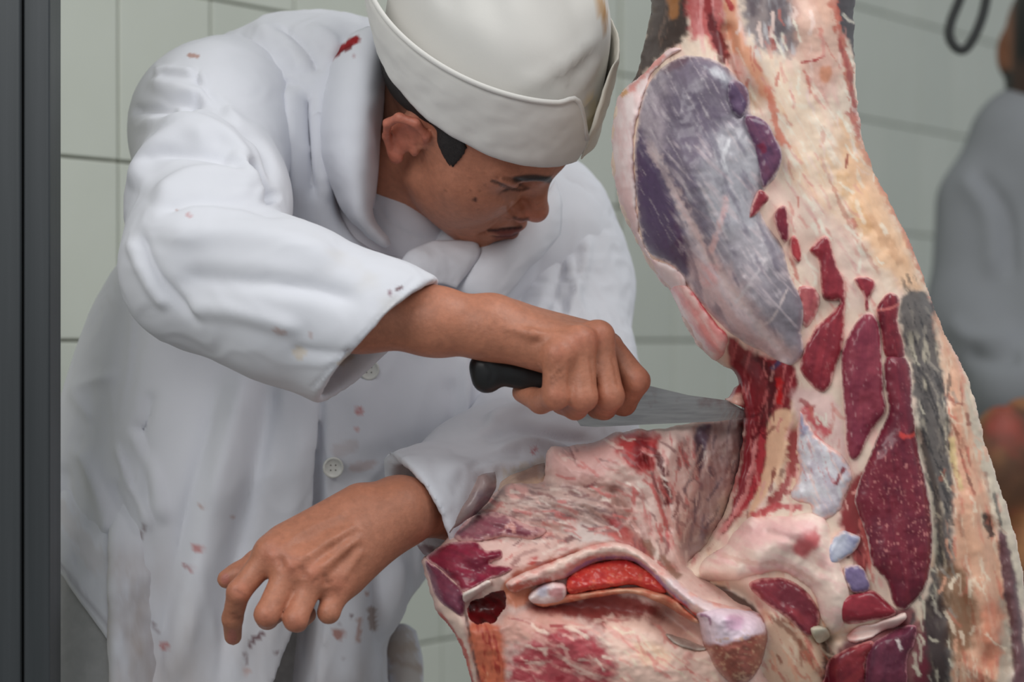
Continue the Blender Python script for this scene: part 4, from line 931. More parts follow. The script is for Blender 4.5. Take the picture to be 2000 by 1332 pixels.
def build_carcass():
    car = empty('beef_carcass', V(1640, -130, 0.0)); tag(car, 'hanging side of raw beef with red muscles, pale fat and a cut bone', 'carcass')
    def main_col(u, v, s):
        n = streak(u, v, 72, 95, 34, 21, 4); n2 = streak(u, v, 70, 60, 9, 22, 3)
        c = np.tile(CREAM, (len(u), 1)); c = mix(c, smooth(0.05, 0.55, n)*0.6, PINK); c = mix(c, smooth(0.15, 0.7, -n)*0.55, PEACH); c = mix(c, smooth(0.3, 0.7, n2)*0.35, px(198, 120, 112))
        B = [(1260, -130), (1700, -130), (1700, 130), (1260, 130)]
        L = [('p', [(1270, -130), (1338, -130), (1344, 40), (1330, 80), (1290, 110), (1262, 140), (1232, 172), (1238, 140), (1262, 60)], px(66, 54, 50), 5, 8, 1), ('s', [(1270, -60), (1340, -40), (1330, 90), (1240, 160)], 100, 40, 5, .1, .5, px(120, 96, 84), .6),
             ('p', [(1303, -60), (1325, -60), (1326, 20), (1314, 40), (1306, 20)], px(168, 112, 66), 5, 5, .8), ('p', [(1342, -130), (1412, -130), (1412, 60), (1424, 110), (1400, 100), (1372, 72), (1346, 60)], px(178, 66, 70), 8, 10, .9),
             ('s', [(1340, -130), (1410, -130), (1420, 120), (1345, 60)], 85, 60, 6, .0, .5, px(222, 160, 158), .6), ('l', [(1384, 20), (1396, 60), (1412, 100), (1420, 128)], 12, px(90, 20, 26), .7, .95), ('l', [(1380, -100), (1382, 30)], 9, px(130, 34, 38), .7, .8),  # includes a crease whose shade is painted as a dark red line
             ('p', [(1408, -130), (1432, -130), (1438, 20), (1462, 90), (1500, 160), (1512, 200), (1490, 190), (1450, 120), (1420, 70)], px(220, 152, 118), 6, 6, .9), ('l', [(1418, -10), (1432, 22)], 5, px(170, 30, 36), .9, .9), ('l', [(1425, 20), (1434, 10)], 4, px(170, 30, 36), .9, .8),
             ('p', [(1452, -130), (1545, -130), (1560, 60), (1540, 110), (1500, 105), (1470, 80), (1452, 20)], px(128, 118, 122), 10, 14, .9), ('s', [(1450, -130), (1560, -130), (1560, 110), (1460, 90)], 80, 26, 10, .0, .45, px(196, 192, 194), .8), ('p', [(1455, -60), (1485, -60), (1482, 25), (1462, 25)], px(84, 72, 80), 8, 8, .8), ('p', [(1500, -40), (1530, -30), (1538, 60), (1512, 70), (1498, 20)], px(84, 74, 82), 9, 8, .7),
             ('l', [(1502, 50), (1508, 72), (1512, 100)], 6, px(150, 60, 50), .8, .8), ('p', [(1545, -130), (1640, -130), (1652, 60), (1640, 150), (1580, 170), (1556, 90)], px(212, 166, 150), 14, 14, .7), ('l', [(1562, 122), (1590, 118), (1612, 108)], 3, px(160, 40, 44), .6, .9), ('p', [(1602, 132), (1622, 132), (1620, 160), (1604, 158)], px(196, 128, 96), 4, 4, .8),
             ('p', [(1632, -130), (1672, -130), (1674, 112), (1658, 80), (1636, 30)], px(74, 68, 72), 4, 5, 1), ('l', [(1622, -30), (1640, 60), (1656, 130), (1664, 200), (1682, 280), (1700, 320), (1760, 440), (1810, 550), (1836, 640)], 9, px(190, 96, 78), 1.2, .85), ('l', [(1636, 70), (1660, 150), (1670, 230)], 5, px(160, 60, 56), .8, .8),
             ('p', [(1500, 110), (1540, 130), (1610, 220), (1650, 300), (1700, 400), (1740, 480), (1720, 500), (1650, 450), (1590, 380), (1545, 300), (1520, 220)], px(234, 208, 184), 26, 20, .75), ('s', [(1500, 110), (1610, 220), (1740, 480), (1590, 420)], 62, 70, 14, .0, .5, px(226, 186, 150), .6), ('s', [(1500, 110), (1640, 220), (1800, 560), (1590, 420)], 60, 50, 7, .2, .55, px(240, 220, 204), .7), ('p', [(1640, 230), (1690, 300), (1760, 450), (1800, 550), (1780, 570), (1720, 520), (1680, 440), (1650, 340)], px(230, 182, 142), 18, 12, .8),
             ('l', [(1500, 160), (1512, 220), (1522, 270), (1548, 290)], 8, px(214, 120, 96), .9, .8), ('l', [(1640, 330), (1666, 400), (1700, 460)], 14, px(214, 164, 112), .8, .5), ('l', [(1690, 420), (1730, 470), (1760, 520)], 12, px(190, 140, 104), .8, .5), ('l', [(1600, 300), (1660, 440), (1720, 540)], 4, px(190, 120, 104), 1.2, .6), ('l', [(1656, 300), (1652, 330)], 3, px(140, 40, 40), .6, .8),
             ('p', [(1500, 380), (1560, 380), (1660, 470), (1720, 560), (1690, 600), (1640, 600), (1560, 520), (1500, 440)], px(228, 204, 190), 16, 12, .8), ('s', [(1480, 300), (1560, 300), (1700, 560), (1560, 560)], 55, 50, 8, .15, .6, px(214, 160, 156), .6),
             ('p', [(1420, 655), (1470, 690), (1540, 706), (1556, 740), (1546, 790), (1512, 900), (1480, 960), (1425, 1030), (1372, 1082), (1326, 1112), (1398, 1060), (1428, 985), (1448, 900), (1452, 830), (1440, 760)], px(128, 36, 44), 5, 7, 1), ('s', [(1430, 670), (1550, 700), (1540, 800), (1480, 960), (1340, 1110), (1440, 900)], 105, 60, 6, .1, .5, px(198, 104, 104), .75),
             ('l', [(1470, 690), (1500, 720), (1512, 760), (1500, 800), (1480, 860)], 12, px(70, 14, 22), .9, .85), ('l', [(1520, 735), (1524, 770), (1520, 790)], 9, px(196, 26, 30), .8, .9), ('l', [(1505, 722), (1524, 706)], 5, px(60, 60, 92), .6, .9), ('p', [(1500, 830), (1520, 800), (1548, 810), (1538, 870), (1536, 890), (1515, 930), (1492, 972), (1460, 1014), (1470, 980), (1494, 905)], px(238, 190, 158), 4, 3, 1),
             ('l', [(1492, 830), (1484, 900), (1470, 960), (1440, 1010)], 9, px(190, 60, 70), .9, .8), ('l', [(1478, 850), (1468, 920), (1446, 985), (1400, 1050)], 6, px(224, 150, 146), .9, .75), ('l', [(1548, 830), (1550, 900), (1536, 950), (1500, 992)], 13, px(150, 36, 46), .9, .9), ('l', [(1462, 1010), (1520, 990), (1570, 992)], 8, px(186, 66, 72), .8, .9),
             ('p', [(1548, 760), (1620, 775), (1645, 830), (1655, 890), (1625, 905), (1590, 880), (1560, 830)], px(226, 190, 184), 10, 10, .9), ('l', [(1570, 790), (1600, 830), (1622, 852)], 13, px(196, 64, 76), .8, .85), ('l', [(1560, 780), (1590, 800)], 7, px(150, 36, 44), .8, .7), ('l', [(1590, 840), (1600, 860), (1626, 880)], 5, px(220, 90, 94), .8, .6),
             ('p', [(1650, 960), (1690, 920), (1690, 1000), (1710, 1060), (1700, 1110), (1680, 1120), (1650, 1060), (1640, 1000)], px(136, 34, 42), 7, 9, .95), ('l', [(1662, 965), (1690, 950), (1696, 920)], 4, px(226, 160, 150), .8, .8), ('l', [(1680, 1010), (1690, 1060), (1700, 1110)], 5, px(190, 90, 84), .9, .6),
             ('p', [(1765, 575), (1800, 566), (1826, 600), (1838, 690), (1850, 780), (1862, 880), (1868, 960), (1858, 1010), (1862, 1090), (1846, 1160), (1862, 1240), (1850, 1420), (1786, 1420), (1796, 1250), (1814, 1150), (1824, 1080), (1823, 1000), (1812, 950), (1800, 890), (1791, 840), (1784, 780), (1781, 720), (1766, 680), (1756, 620)], px(92, 87, 86), 6, 9, .96),
             ('s', [(1756, 660), (1840, 680), (1870, 900), (1860, 1420), (1790, 1420), (1822, 1040), (1785, 760)], 78, 50, 9, .05, .5, px(196, 184, 164), .75), ('s', [(1756, 560), (1840, 600), (1870, 900), (1860, 1400), (1790, 1400), (1822, 1040)], 70, 34, 6, .1, .45, px(44, 42, 46), .7), ('l', [(1790, 800), (1796, 880), (1815, 960), (1824, 1050)], 6, px(222, 206, 188), .7, .8),
             ('p', [(1826, 600), (1852, 660), (1886, 740), (1905, 820), (1926, 930), (1950, 1060), (1966, 1180), (1960, 1420), (1856, 1420), (1868, 1240), (1860, 1120), (1866, 960), (1856, 800), (1838, 680)], px(216, 162, 132), 9, 8, .85), ('s', [(1826, 620), (1886, 740), (1930, 930), (1966, 1180), (1950, 1420), (1870, 1420), (1866, 960)], 76, 70, 11, .0, .5, px(206, 116, 96), .75), ('s', [(1826, 620), (1886, 740), (1930, 930), (1966, 1180), (1950, 1420), (1870, 1420), (1866, 960)], 80, 60, 8, .15, .55, px(232, 204, 178), .8),
             ('p', [(1836, 1120), (1880, 1110), (1905, 1180), (1900, 1250), (1870, 1290), (1850, 1240)], px(122, 88, 62), 14, 14, .8), ('p', [(1800, 1190), (1840, 1170), (1852, 1260), (1845, 1420), (1800, 1420)], px(58, 44, 44), 8, 8, .85), ('l', [(1858, 850), (1864, 900), (1880, 960)], 7, px(222, 196, 140), .8, .7), ('l', [(1872, 870), (1890, 930), (1905, 970)], 3, px(100, 40, 36), .6, .7),
             ('p', [(1884, 760), (1904, 800), (1922, 862), (1945, 930), (1974, 1010), (1994, 1090), (2004, 1180), (1986, 1180), (1960, 1060), (1935, 980), (1908, 890)], px(206, 192, 172), 6, 5, .92), ('l', [(1922, 1000), (1932, 1030), (1938, 1050)], 8, px(48, 34, 30), .8, .9), ('l', [(1940, 960), (1950, 1000), (1956, 1030)], 4, px(84, 78, 74), .8, .8),  # the near-black line paints in the shade of a hole beside the rim
             ('p', [(1950, 1046), (1964, 1046), (1990, 1160), (2004, 1300), (2010, 1420), (1984, 1420), (1974, 1260), (1958, 1140)], px(94, 58, 66), 4, 5, .95), ('p', [(1950, 1180), (1972, 1220), (1978, 1420), (1952, 1420)], px(168, 160, 146), 6, 6, .8), ('p', [(1925, 1180), (1956, 1190), (1950, 1300), (1920, 1290)], px(206, 120, 92), 10, 10, .7),
             ('p', [(1362, 1140), (1412, 1146), (1466, 1176), (1490, 1210), (1450, 1200), (1380, 1170)], BLACKRED, 5, 5, .9), ('p', [(1490, 1190), (1560, 1230), (1600, 1260), (1612, 1330), (1600, 1420), (1500, 1420), (1500, 1250)], px(216, 178, 150), 8, 8, .8), ('s', [(1490, 1200), (1600, 1260), (1610, 1420), (1500, 1420)], 62, 50, 8, .1, .5, px(188, 76, 70), .7), ('l', [(1500, 1200), (1550, 1240), (1590, 1300)], 6, px(120, 60, 46), .8, .6),  # first polygon: shade of the open gap painted in black-red
             ('l', [(1604, 1250), (1618, 1290), (1612, 1400)], 10, px(60, 30, 26), .8, .8), ('p', [(1700, 1230), (1790, 1190), (1800, 1420), (1600, 1420), (1640, 1270)], px(110, 40, 54), 8, 8, .9)]
        A, Bq, Cq = [(240, 226, 210), (236, 206, 196), (214, 150, 140), (196, 108, 96)], [(236, 214, 190), (206, 120, 100), (150, 84, 66), (226, 168, 140)], [(206, 196, 176), (60, 56, 58), (150, 140, 130)]
        L += strands([(1400, 1660, 10, 180, 75, 50, A), (1510, 1720, 180, 520, 62, 70, A), (1540, 1700, 520, 620, 80, 22, A), (1440, 1560, 690, 1000, 105, 40, [(214, 130, 126), (120, 24, 34), (90, 16, 26), (232, 176, 166)]), (1560, 1650, 770, 900, 75, 22, A), (1840, 1950, 700, 1332, 78, 80, Bq), (1770, 1860, 580, 1330, 74, 60, Cq), (1500, 1620, 1190, 1332, 62, 26, Bq), (1640, 1720, 960, 1120, 80, 22, [(206, 110, 104), (90, 20, 30), (232, 176, 166)])], 5)
        return lay(c, u, v, L)
    back = lambda u, v, s, yf: -0.145+0.075*dome(s/160)
    body = patch('hindquarter', MAIN, main_front, back, main_col, fat_dry, car, 3.2, 4.0, 1, 3)
    def slab_col(u, v, s):
        n = fbm(u/40, v/28, oct=5, seed=31); n2 = fbm(u/9, v/9, oct=4, seed=32)
        c = np.tile(px(206, 172, 162), (len(u), 1)); c = mix(c, smooth(0.0, 0.5, n)*0.6, px(224, 196, 184)); c = mix(c, smooth(0.1, 0.6, -n)*0.55, px(176, 132, 128)); c = mix(c, smooth(0.3, 0.7, n2)*0.5, px(190, 92, 92))
        up = [(1066, 900), (1150, 868), (1300, 836), (1440, 815), (1440, 950), (1340, 1100), (1250, 1060), (1150, 980)]
        L = [('p', [(1074, 880), (1150, 872), (1200, 850), (1206, 900), (1150, 950), (1080, 930)], px(212, 164, 158), 12, 10, .8), ('p', [(1206, 850), (1270, 842), (1290, 860), (1282, 910), (1250, 920), (1222, 905)], px(176, 40, 46), 12, 16, .9), ('p', [(1238, 858), (1262, 852), (1268, 900), (1244, 905)], px(112, 14, 22), 8, 10, .85),
             ('p', [(1296, 850), (1350, 836), (1366, 850), (1362, 940), (1330, 1000), (1316, 1085), (1296, 1050), (1250, 960), (1226, 930), (1270, 930)], px(224, 194, 184), 8, 10, .9), ('s', [(1226, 930), (1300, 850), (1360, 850), (1360, 940), (1316, 1085)], 78, 50, 8, .1, .5, px(200, 110, 108), .8), ('l', [(1276, 880), (1296, 920), (1304, 960), (1306, 990)], 8, px(90, 20, 28), .8, .9), ('l', [(1270, 940), (1290, 990), (1316, 1070)], 5, px(206, 70, 70), .9, .7),
             ('p', [(1360, 838), (1392, 828), (1390, 850), (1376, 890), (1366, 930), (1360, 890)], px(84, 68, 88), 5, 5, .9), ('p', [(1392, 828), (1458, 815), (1460, 890), (1430, 980), (1390, 1050), (1345, 1095), (1330, 1060), (1360, 960), (1385, 890)], px(172, 146, 142), 7, 8, .9), ('s', [(1390, 830), (1456, 815), (1440, 960), (1345, 1095), (1340, 1040)], 100, 60, 9, .05, .5, px(120, 100, 110), .7), ('l', [(1440, 870), (1420, 960), (1385, 1030)], 8, px(214, 190, 178), 1.2, .6),
             ('p', [(1130, 930), (1190, 940), (1240, 1020), (1280, 1090), (1250, 1080), (1200, 1040), (1150, 990)], px(160, 116, 106), 10, 10, .7), ('p', [(985, 950), (1060, 945), (1120, 950), (1180, 990), (1220, 1030), (1150, 1030), (1060, 1000), (990, 980)], px(184, 156, 148), 10, 12, .8), ('s', [(920, 980), (1060, 945), (1200, 990), (1230, 1060), (1080, 1040), (900, 1030)], 12, 40, 6, .05, .45, px(122, 90, 92), .75), ('s', [(920, 980), (1060, 945), (1200, 990), (1230, 1060), (1080, 1040), (900, 1030)], 16, 36, 5, .25, .6, px(226, 190, 180), .8),
             ('p', [(990, 950), (1028, 950), (1030, 968), (1000, 975)], px(224, 166, 158), 5, 5, .8), ('p', [(1180, 1010), (1210, 1015), (1230, 1045), (1200, 1045)], px(150, 44, 48), 7, 10, .9), ('p', [(940, 1060), (1010, 1040), (1080, 1050), (1120, 1060), (1060, 1095), (1000, 1110), (960, 1090)], px(220, 184, 174), 10, 10, .85), ('p', [(1100, 1030), (1160, 1030), (1200, 1055), (1130, 1060)], px(204, 190, 184), 8, 10, .8), ('l', [(1105, 1058), (1120, 1048)], 8, px(90, 50, 56), .6, .7), ('p', [(1030, 1095), (1050, 1085), (1050, 1100), (1035, 1106)], px(176, 46, 52), 4, 5, .9),
             ('p', [(1180, 1040), (1230, 1040), (1280, 1080), (1320, 1110), (1290, 1115), (1240, 1080)], px(170, 84, 78), 10, 8, .8), ('l', [(1250, 1050), (1300, 1100), (1330, 1130)], 12, px(120, 84, 66), .8, .8), ('p', [(1000, 1120), (1040, 1100), (1110, 1080), (1130, 1072), (1110, 1098), (1060, 1130), (1020, 1150)], px(150, 66, 44), 7, 6, .85), ('p', [(985, 1140), (1030, 1130), (1040, 1165), (1020, 1185), (990, 1180)], px(196, 110, 74), 7, 7, .85),
             ('p', [(1030, 1185), (1120, 1172), (1204, 1158), (1281, 1186), (1290, 1225), (1200, 1228), (1120, 1205), (1050, 1205)], px(126, 46, 42), 8, 10, .95), ('p', [(985, 1205), (1050, 1195), (1130, 1215), (1140, 1240), (1060, 1250), (990, 1250)], px(204, 152, 138), 10, 10, .9), ('p', [(1000, 1290), (1060, 1240), (1110, 1232), (1160, 1245), (1190, 1290), (1200, 1340), (1100, 1420), (1000, 1420)], px(168, 52, 66), 14, 22, .9), ('s', [(985, 1230), (1190, 1230), (1220, 1420), (985, 1420)], 25, 50, 10, .0, .45, px(216, 158, 148), .75),
             ('p', [(1190, 1210), (1290, 1215), (1370, 1262), (1400, 1310), (1420, 1420), (1220, 1420), (1200, 1300)], px(230, 194, 178), 14, 16, .95), ('s', [(1190, 1210), (1300, 1215), (1400, 1310), (1420, 1420), (1220, 1420)], 35, 40, 12, .15, .55, px(220, 150, 140), .6), ('p', [(1240, 1260), (1290, 1260), (1310, 1290), (1260, 1300)], px(232, 194, 160), 10, 8, .6),
             ('p', [(912, 1224), (940, 1215), (975, 1225), (985, 1260), (985, 1420), (950, 1420), (930, 1320)], px(190, 98, 70), 8, 8, .95), ('s', [(912, 1224), (975, 1225), (990, 1420), (950, 1420)], 80, 40, 8, .1, .5, px(150, 36, 34), .8), ('p', [(846, 1165), (900, 1205), (908, 1240), (930, 1320), (950, 1420), (920, 1420), (905, 1290), (880, 1225)], px(224, 196, 182), 4, 4, .95), ('l', [(852, 1192), (880, 1225), (900, 1256), (915, 1300), (935, 1400)], 4, px(196, 84, 74), .8, .9), ('l', [(908, 1190), (925, 1280), (950, 1380)], 3, px(90, 60, 56), .6, .8)]
        A = [(238, 216, 204), (224, 186, 176), (196, 104, 100), (150, 110, 108), (120, 60, 64)]
        L += strands([(930, 1220, 945, 1050, 14, 80, A), (1080, 1300, 850, 960, 30, 40, A), (1230, 1350, 850, 1080, 78, 60, A), (1350, 1450, 830, 1050, 102, 36, [(196, 176, 168), (110, 92, 100), (214, 196, 186)]), (990, 1200, 1200, 1332, 24, 50, [(226, 170, 160), (150, 40, 52), (234, 206, 190)]), (1190, 1400, 1220, 1332, 34, 40, [(240, 214, 190), (222, 150, 138), (206, 110, 104)]), (915, 985, 1230, 1332, 78, 20, [(206, 110, 80), (140, 34, 30), (226, 160, 126)]), (940, 1110, 1050, 1110, -20, 26, A)], 9)
        return lay(c, u, v, L)
    sback = lambda u, v, s, yf: np.maximum(yf+0.01, -0.150+0.04*dome(s/90)+0.05*smooth(1230, 1455, u)*smooth(1130, 1040, v))
    slab = patch('flank', SLAB, slab_front, sback, slab_col, fat_dry, car, 3.0, 4.0, 2, 3)

    def piece(name, poly, bulge, edge, colour, mat, on, sink=1.5, ragged=2.0, step=2.8, seed=0, label=None, R=(), thick=12):
        base = main_front if on is body else slab_front
        fr = lambda u, v, s: base(u, v)+0.001*sink-0.001*bulge*dome(s/edge)-reliefs(u, v, R)-0.0007*fbm(u/14, v/14, oct=2, seed=seed+40)*smooth(0, 8, s)
        bk = lambda u, v, s, yf: yf+0.003+0.001*(thick+bulge*0.5)*dome(s/edge)
        o = patch(name, poly, fr, bk, colour, mat, on, step, ragged, seed)
        if label: o['label'] = label
        return o
    def muscle(c1, c2, deg, rim=PINK, rimw=6, fleck=0.5, extra=(), fl_c=px(216, 150, 150)):
        def fn(u, v, s):
            a = streak(u, v, deg, 70, 7, 51, 4); b = fbm(u/30, v/30, oct=3, seed=52); c = mix(np.tile(c1, (len(u), 1)), smooth(-.4, .5, a*0.6+b*0.6), c2)
            f = streak(u, v, deg, 11, 3.0, 53, 2); c = mix(c, smooth(0.50, 0.72, f)*fleck*0.36, fl_c)
            r = s+rimw*0.8*fbm(u/8, v/8, oct=3, seed=54); c = mix(c, smooth(rimw, 0, r)*0.9, rim)
            return lay(c, u, v, extra)
        return fn
    def fatty(c1, c2, deg=90, extra=(), L=40, W=9, rim=None, rimw=12):
        def fn(u, v, s):
            a = streak(u, v, deg, L, W, 61, 4); b = fbm(u/26, v/26, oct=4, seed=62)
            c = lay(mix(np.tile(c1, (len(u), 1)), smooth(-.3, .5, a*.6+b*.6), c2), u, v, extra)
            if rim is not None: c = mix(c, smooth(rimw, 0, s+rimw*fbm(u/9, v/9, oct=3, seed=63)), rim)
            return c
        return fn
    # --- the great membrane-covered muscle and its pale rim
    def membrane(u, v, s):
        n = fbm(u/45, v/60, oct=5, seed=71); a = streak(u, v, 62, 60, 9, 72, 4)
        c = np.tile(px(136, 126, 138), (len(u), 1)); c = mix(c, smooth(-.2, .5, n), px(112, 100, 118)); c = mix(c, smooth(0.1, .6, a)*.5, px(178, 172, 178))
        L = [('p', [(1300, 120), (1400, 118), (1440, 160), (1440, 260), (1380, 320), (1320, 340), (1270, 260)], px(108, 96, 112), 26, 20, .7), ('p', [(1400, 260), (1450, 250), (1490, 300), (1500, 380), (1540, 520), (1480, 540), (1410, 480), (1370, 380)], px(172, 170, 176), 30, 20, .8), ('p', [(1400, 470), (1500, 470), (1560, 600), (1560, 700), (1500, 690), (1420, 620)], px(160, 150, 156), 26, 16, .6),
             ('p', [(1330, 520), (1400, 500), (1500, 640), (1560, 690), (1545, 720), (1470, 680), (1380, 610)], px(206, 178, 178), 22, 18, .9), ('p', [(1243, 265), (1262, 270), (1290, 330), (1320, 420), (1345, 520), (1330, 545), (1280, 508), (1252, 460), (1243, 380)], px(86, 68, 98), 7, 7, .97), ('p', [(1500, 520), (1550, 540), (1572, 600), (1556, 660), (1520, 610)], px(118, 112, 120), 18, 10, .75),
             ('p', [(1244, 220), (1290, 150), (1300, 210), (1290, 300), (1262, 272)], px(178, 164, 172), 14, 14, .75), ('p', [(1290, 115), (1345, 108), (1340, 125), (1300, 140)], px(92, 62, 76), 6, 6, .8), ('l', [(1262, 270), (1300, 340), (1330, 400), (1360, 460), (1400, 530), (1470, 620), (1540, 700)], 12, px(206, 184, 182), .9, .8), ('l', [(1420, 380), (1405, 440), (1385, 500)], 7, px(212, 170, 168), .8, .75), ('l', [(1425, 270), (1412, 310), (1420, 340)], 6, px(214, 212, 216), .9, .7),
             ('l', [(1385, 500), (1340, 420), (1320, 380)], 5, px(214, 184, 182), .9, .6), ('l', [(1500, 500), (1460, 560), (1430, 600)], 4, px(206, 196, 198), .9, .6), ('l', [(1540, 560), (1510, 620), (1480, 640)], 3, px(206, 188, 186), .9, .7), ('l', [(1360, 350), (1400, 420), (1420, 470)], 4, px(196, 186, 190), 1.0, .6), ('l', [(1470, 640), (1440, 600), (1400, 580)], 5, px(214, 180, 180), .9, .6), ('p', [(1370, 525), (1400, 520), (1405, 550), (1380, 560)], px(214, 160, 160), 8, 8, .7),
             ('p', [(1375, 130), (1440, 150), (1462, 200), (1440, 210), (1405, 160)], px(190, 192, 198), 8, 12, .6), ('s', [(1250, 130), (1450, 130), (1530, 560), (1500, 690), (1260, 460)], 60, 34, 5, .2, .6, px(196, 184, 188), .5), ('s', [(1300, 300), (1480, 260), (1560, 640), (1380, 600)], 48, 60, 8, .1, .5, px(196, 180, 184), .6), ('s', [(1250, 130), (1450, 130), (1530, 560), (1500, 690), (1260, 460)], 66, 60, 14, .1, .5, px(92, 80, 100), .5), ('l', [(1440, 130), (1466, 180), (1476, 230), (1500, 250)], 7, px(206, 200, 200), .8, .8)]
        c = lay(c, u, v, L); return mix(c, smooth(7, 0, s+5*fbm(u/8, v/8, oct=3))*.8, px(214, 196, 192))
    memb = [(1262, 172), (1290, 132), (1340, 108), (1400, 118), (1440, 148), (1466, 190), (1470, 222), (1500, 250), (1525, 300), (1518, 345), (1494, 372), (1482, 400), (1500, 440), (1528, 480), (1546, 540), (1572, 598), (1566, 650), (1570, 690), (1545, 716), (1500, 694), (1440, 662), (1385, 612), (1345, 560), (1312, 520), (1272, 500), (1252, 462), (1243, 400), (1238, 300), (1245, 232)]
    piece('membrane_muscle', memb, 14, 60, membrane, meat_wet, body, 2, 2, label='violet-grey muscle under a silvery membrane', R=[([(1262, 270), (1330, 400), (1400, 530), (1540, 700)], 12, -3), ([(1290, 330), (1330, 460)], 22, 4), ([(1425, 270), (1425, 360)], 10, -2)])
    rim = [(1302, 100), (1330, 96), (1300, 118), (1266, 158), (1246, 230), (1238, 300), (1243, 400), (1252, 462), (1274, 502), (1312, 518), (1338, 540), (1342, 560), (1330, 572), (1300, 560), (1270, 518), (1235, 450), (1210, 392), (1197, 320), (1198, 240), (1212, 182), (1250, 150)]
    piece('fat_rim', rim, 9, 22, fatty(px(232, 214, 212), px(222, 190, 188), 80, [('l', [(1300, 104), (1262, 140), (1225, 182)], 7, px(214, 130, 120), .9, .8), ('l', [(1214, 176), (1222, 186)], 9, px(206, 150, 90), .5, .9)]), fat_dry, body, 1, 4, label='thick pale fat rim')
    piece('fat_lobe', [(1308, 560), (1330, 545), (1345, 562), (1368, 590), (1400, 632), (1424, 662), (1418, 684), (1398, 704), (1372, 682), (1345, 640), (1325, 600)], 9, 18, fatty(px(226, 150, 146), px(232, 196, 190), 55, [('l', [(1350, 565), (1385, 608), (1425, 655)], 8, px(200, 66, 76), .8, .8), ('l', [(1316, 575), (1350, 640), (1395, 700)], 6, px(232, 210, 204), .8, .8)]), meat_wet, body, 1, 3, label='pink fat lobe')
    piece('muscle', [(1424, 158), (1446, 158), (1464, 182), (1462, 212), (1446, 230), (1428, 214), (1420, 186)], 6, 14, muscle(px(84, 64, 92), px(104, 82, 108), 70, px(170, 160, 172), 5, .2), meat_wet, body, -9)
    piece('muscle', [(1455, 224), (1478, 228), (1502, 246), (1524, 290), (1526, 318), (1512, 346), (1492, 366), (1482, 330), (1474, 290), (1460, 258)], 7, 18, muscle(px(92, 60, 88), px(116, 70, 94), 65, px(180, 164, 176), 4, .2, [('l', [(1484, 280), (1492, 300)], 8, px(120, 36, 60), .8, .8)]), meat_wet, body, -9)
    # --- red muscles showing through the fat
    red = lambda deg, **k: muscle(px(126, 40, 52), px(150, 50, 60), deg, **k)
    piece('muscle', [(1462, 426), (1470, 396), (1484, 370), (1502, 386), (1490, 404), (1474, 422)], 3, 8, red(110, rimw=4), meat_wet, body, -8, 1.5, 2.4)
    piece('muscle', [(1512, 424), (1522, 405), (1534, 402), (1540, 430), (1541, 462), (1536, 474), (1524, 462)], 4, 9, muscle(px(110, 34, 50), px(134, 44, 56), 80, rimw=4), meat_wet, body, -6, 1.5, 2.4)
    piece('muscle', [(1543, 470), (1552, 460), (1562, 478), (1566, 508), (1556, 512), (1546, 496)], 4, 8, muscle(px(176, 66, 70), px(160, 50, 58), 80, rimw=3), meat_wet, body, -3, 1.5, 2.4)
    piece('muscle', [(1580, 488), (1608, 462), (1622, 470), (1630, 502), (1638, 526), (1650, 546), (1651, 590), (1650, 640), (1646, 676), (1630, 728), (1622, 754), (1606, 766), (1584, 754), (1562, 724), (1566, 696), (1580, 664), (1592, 640), (1616, 618), (1634, 600), (1640, 588), (1610, 586), (1603, 548), (1599, 510)], 8, 20, red(100, rimw=5, extra=[('l', [(1600, 575), (1625, 590), (1642, 588)], 7, px(92, 20, 32), .8, .8)]), meat_wet, body, 0, 2, 2.6)
    piece('muscle', [(1560, 560), (1590, 560), (1602, 590), (1590, 625), (1572, 640), (1564, 600)], 4, 12, muscle(px(176, 92, 94), px(150, 66, 76), 95, rimw=8), meat_wet, body, 0, 3)
    piece('muscle', [(1669, 544), (1690, 540), (1708, 548), (1708, 566), (1697, 584), (1698, 604), (1690, 606), (1688, 580), (1676, 560)], 4, 8, red(80, rimw=4), meat_wet, body, -1, 1.5, 2.4)
    piece('muscle', [(1690, 612), (1709, 616), (1719, 645), (1723, 704), (1726, 765), (1731, 803), (1704, 842), (1683, 884), (1669, 898), (1655, 882), (1648, 800), (1644, 740), (1643, 694), (1651, 666), (1668, 634)], 9, 26, muscle(px(126, 48, 66), px(146, 62, 76), 92, px(224, 190, 186), 4, .75, fl_c=px(226, 176, 176)), meat_wet, body, 0, 1.5, 2.6, label='spindle-shaped red muscle')
    piece('muscle', [(1710, 606), (1722, 585), (1738, 571), (1755, 580), (1758, 595), (1753, 625), (1762, 660), (1768, 690), (1762, 708), (1740, 704), (1726, 690), (1718, 640)], 7, 18, muscle(px(104, 30, 44), px(134, 44, 54), 80, rimw=4, extra=[('l', [(1710, 606), (1740, 602), (1758, 592)], 3, px(200, 110, 106), .6, .8)]), meat_wet, body, 1, 1.5, 2.6)
    piece('muscle', [(1728, 698), (1764, 694), (1780, 725), (1783, 790), (1790, 846), (1798, 896), (1812, 954), (1821, 1012), (1821, 1070), (1818, 1112), (1806, 1152), (1769, 1191), (1744, 1178), (1731, 1136), (1704, 1103), (1692, 1050), (1676, 1000), (1668, 970), (1692, 904), (1713, 850), (1734, 804), (1729, 760)], 12, 40,
          muscle(px(104, 36, 52), px(124, 44, 58), 82, px(218, 196, 188), 4, .55, [('l', [(1755, 848), (1775, 852), (1788, 846)], 6, px(206, 70, 66), .7, .9), ('s', [(1690, 880), (1800, 900), (1815, 1100), (1710, 1090)], 80, 9, 3, .3, .55, px(214, 140, 136), .6)]), meat_wet, body, 1, 1.5, 2.8, label='long dark red muscle')
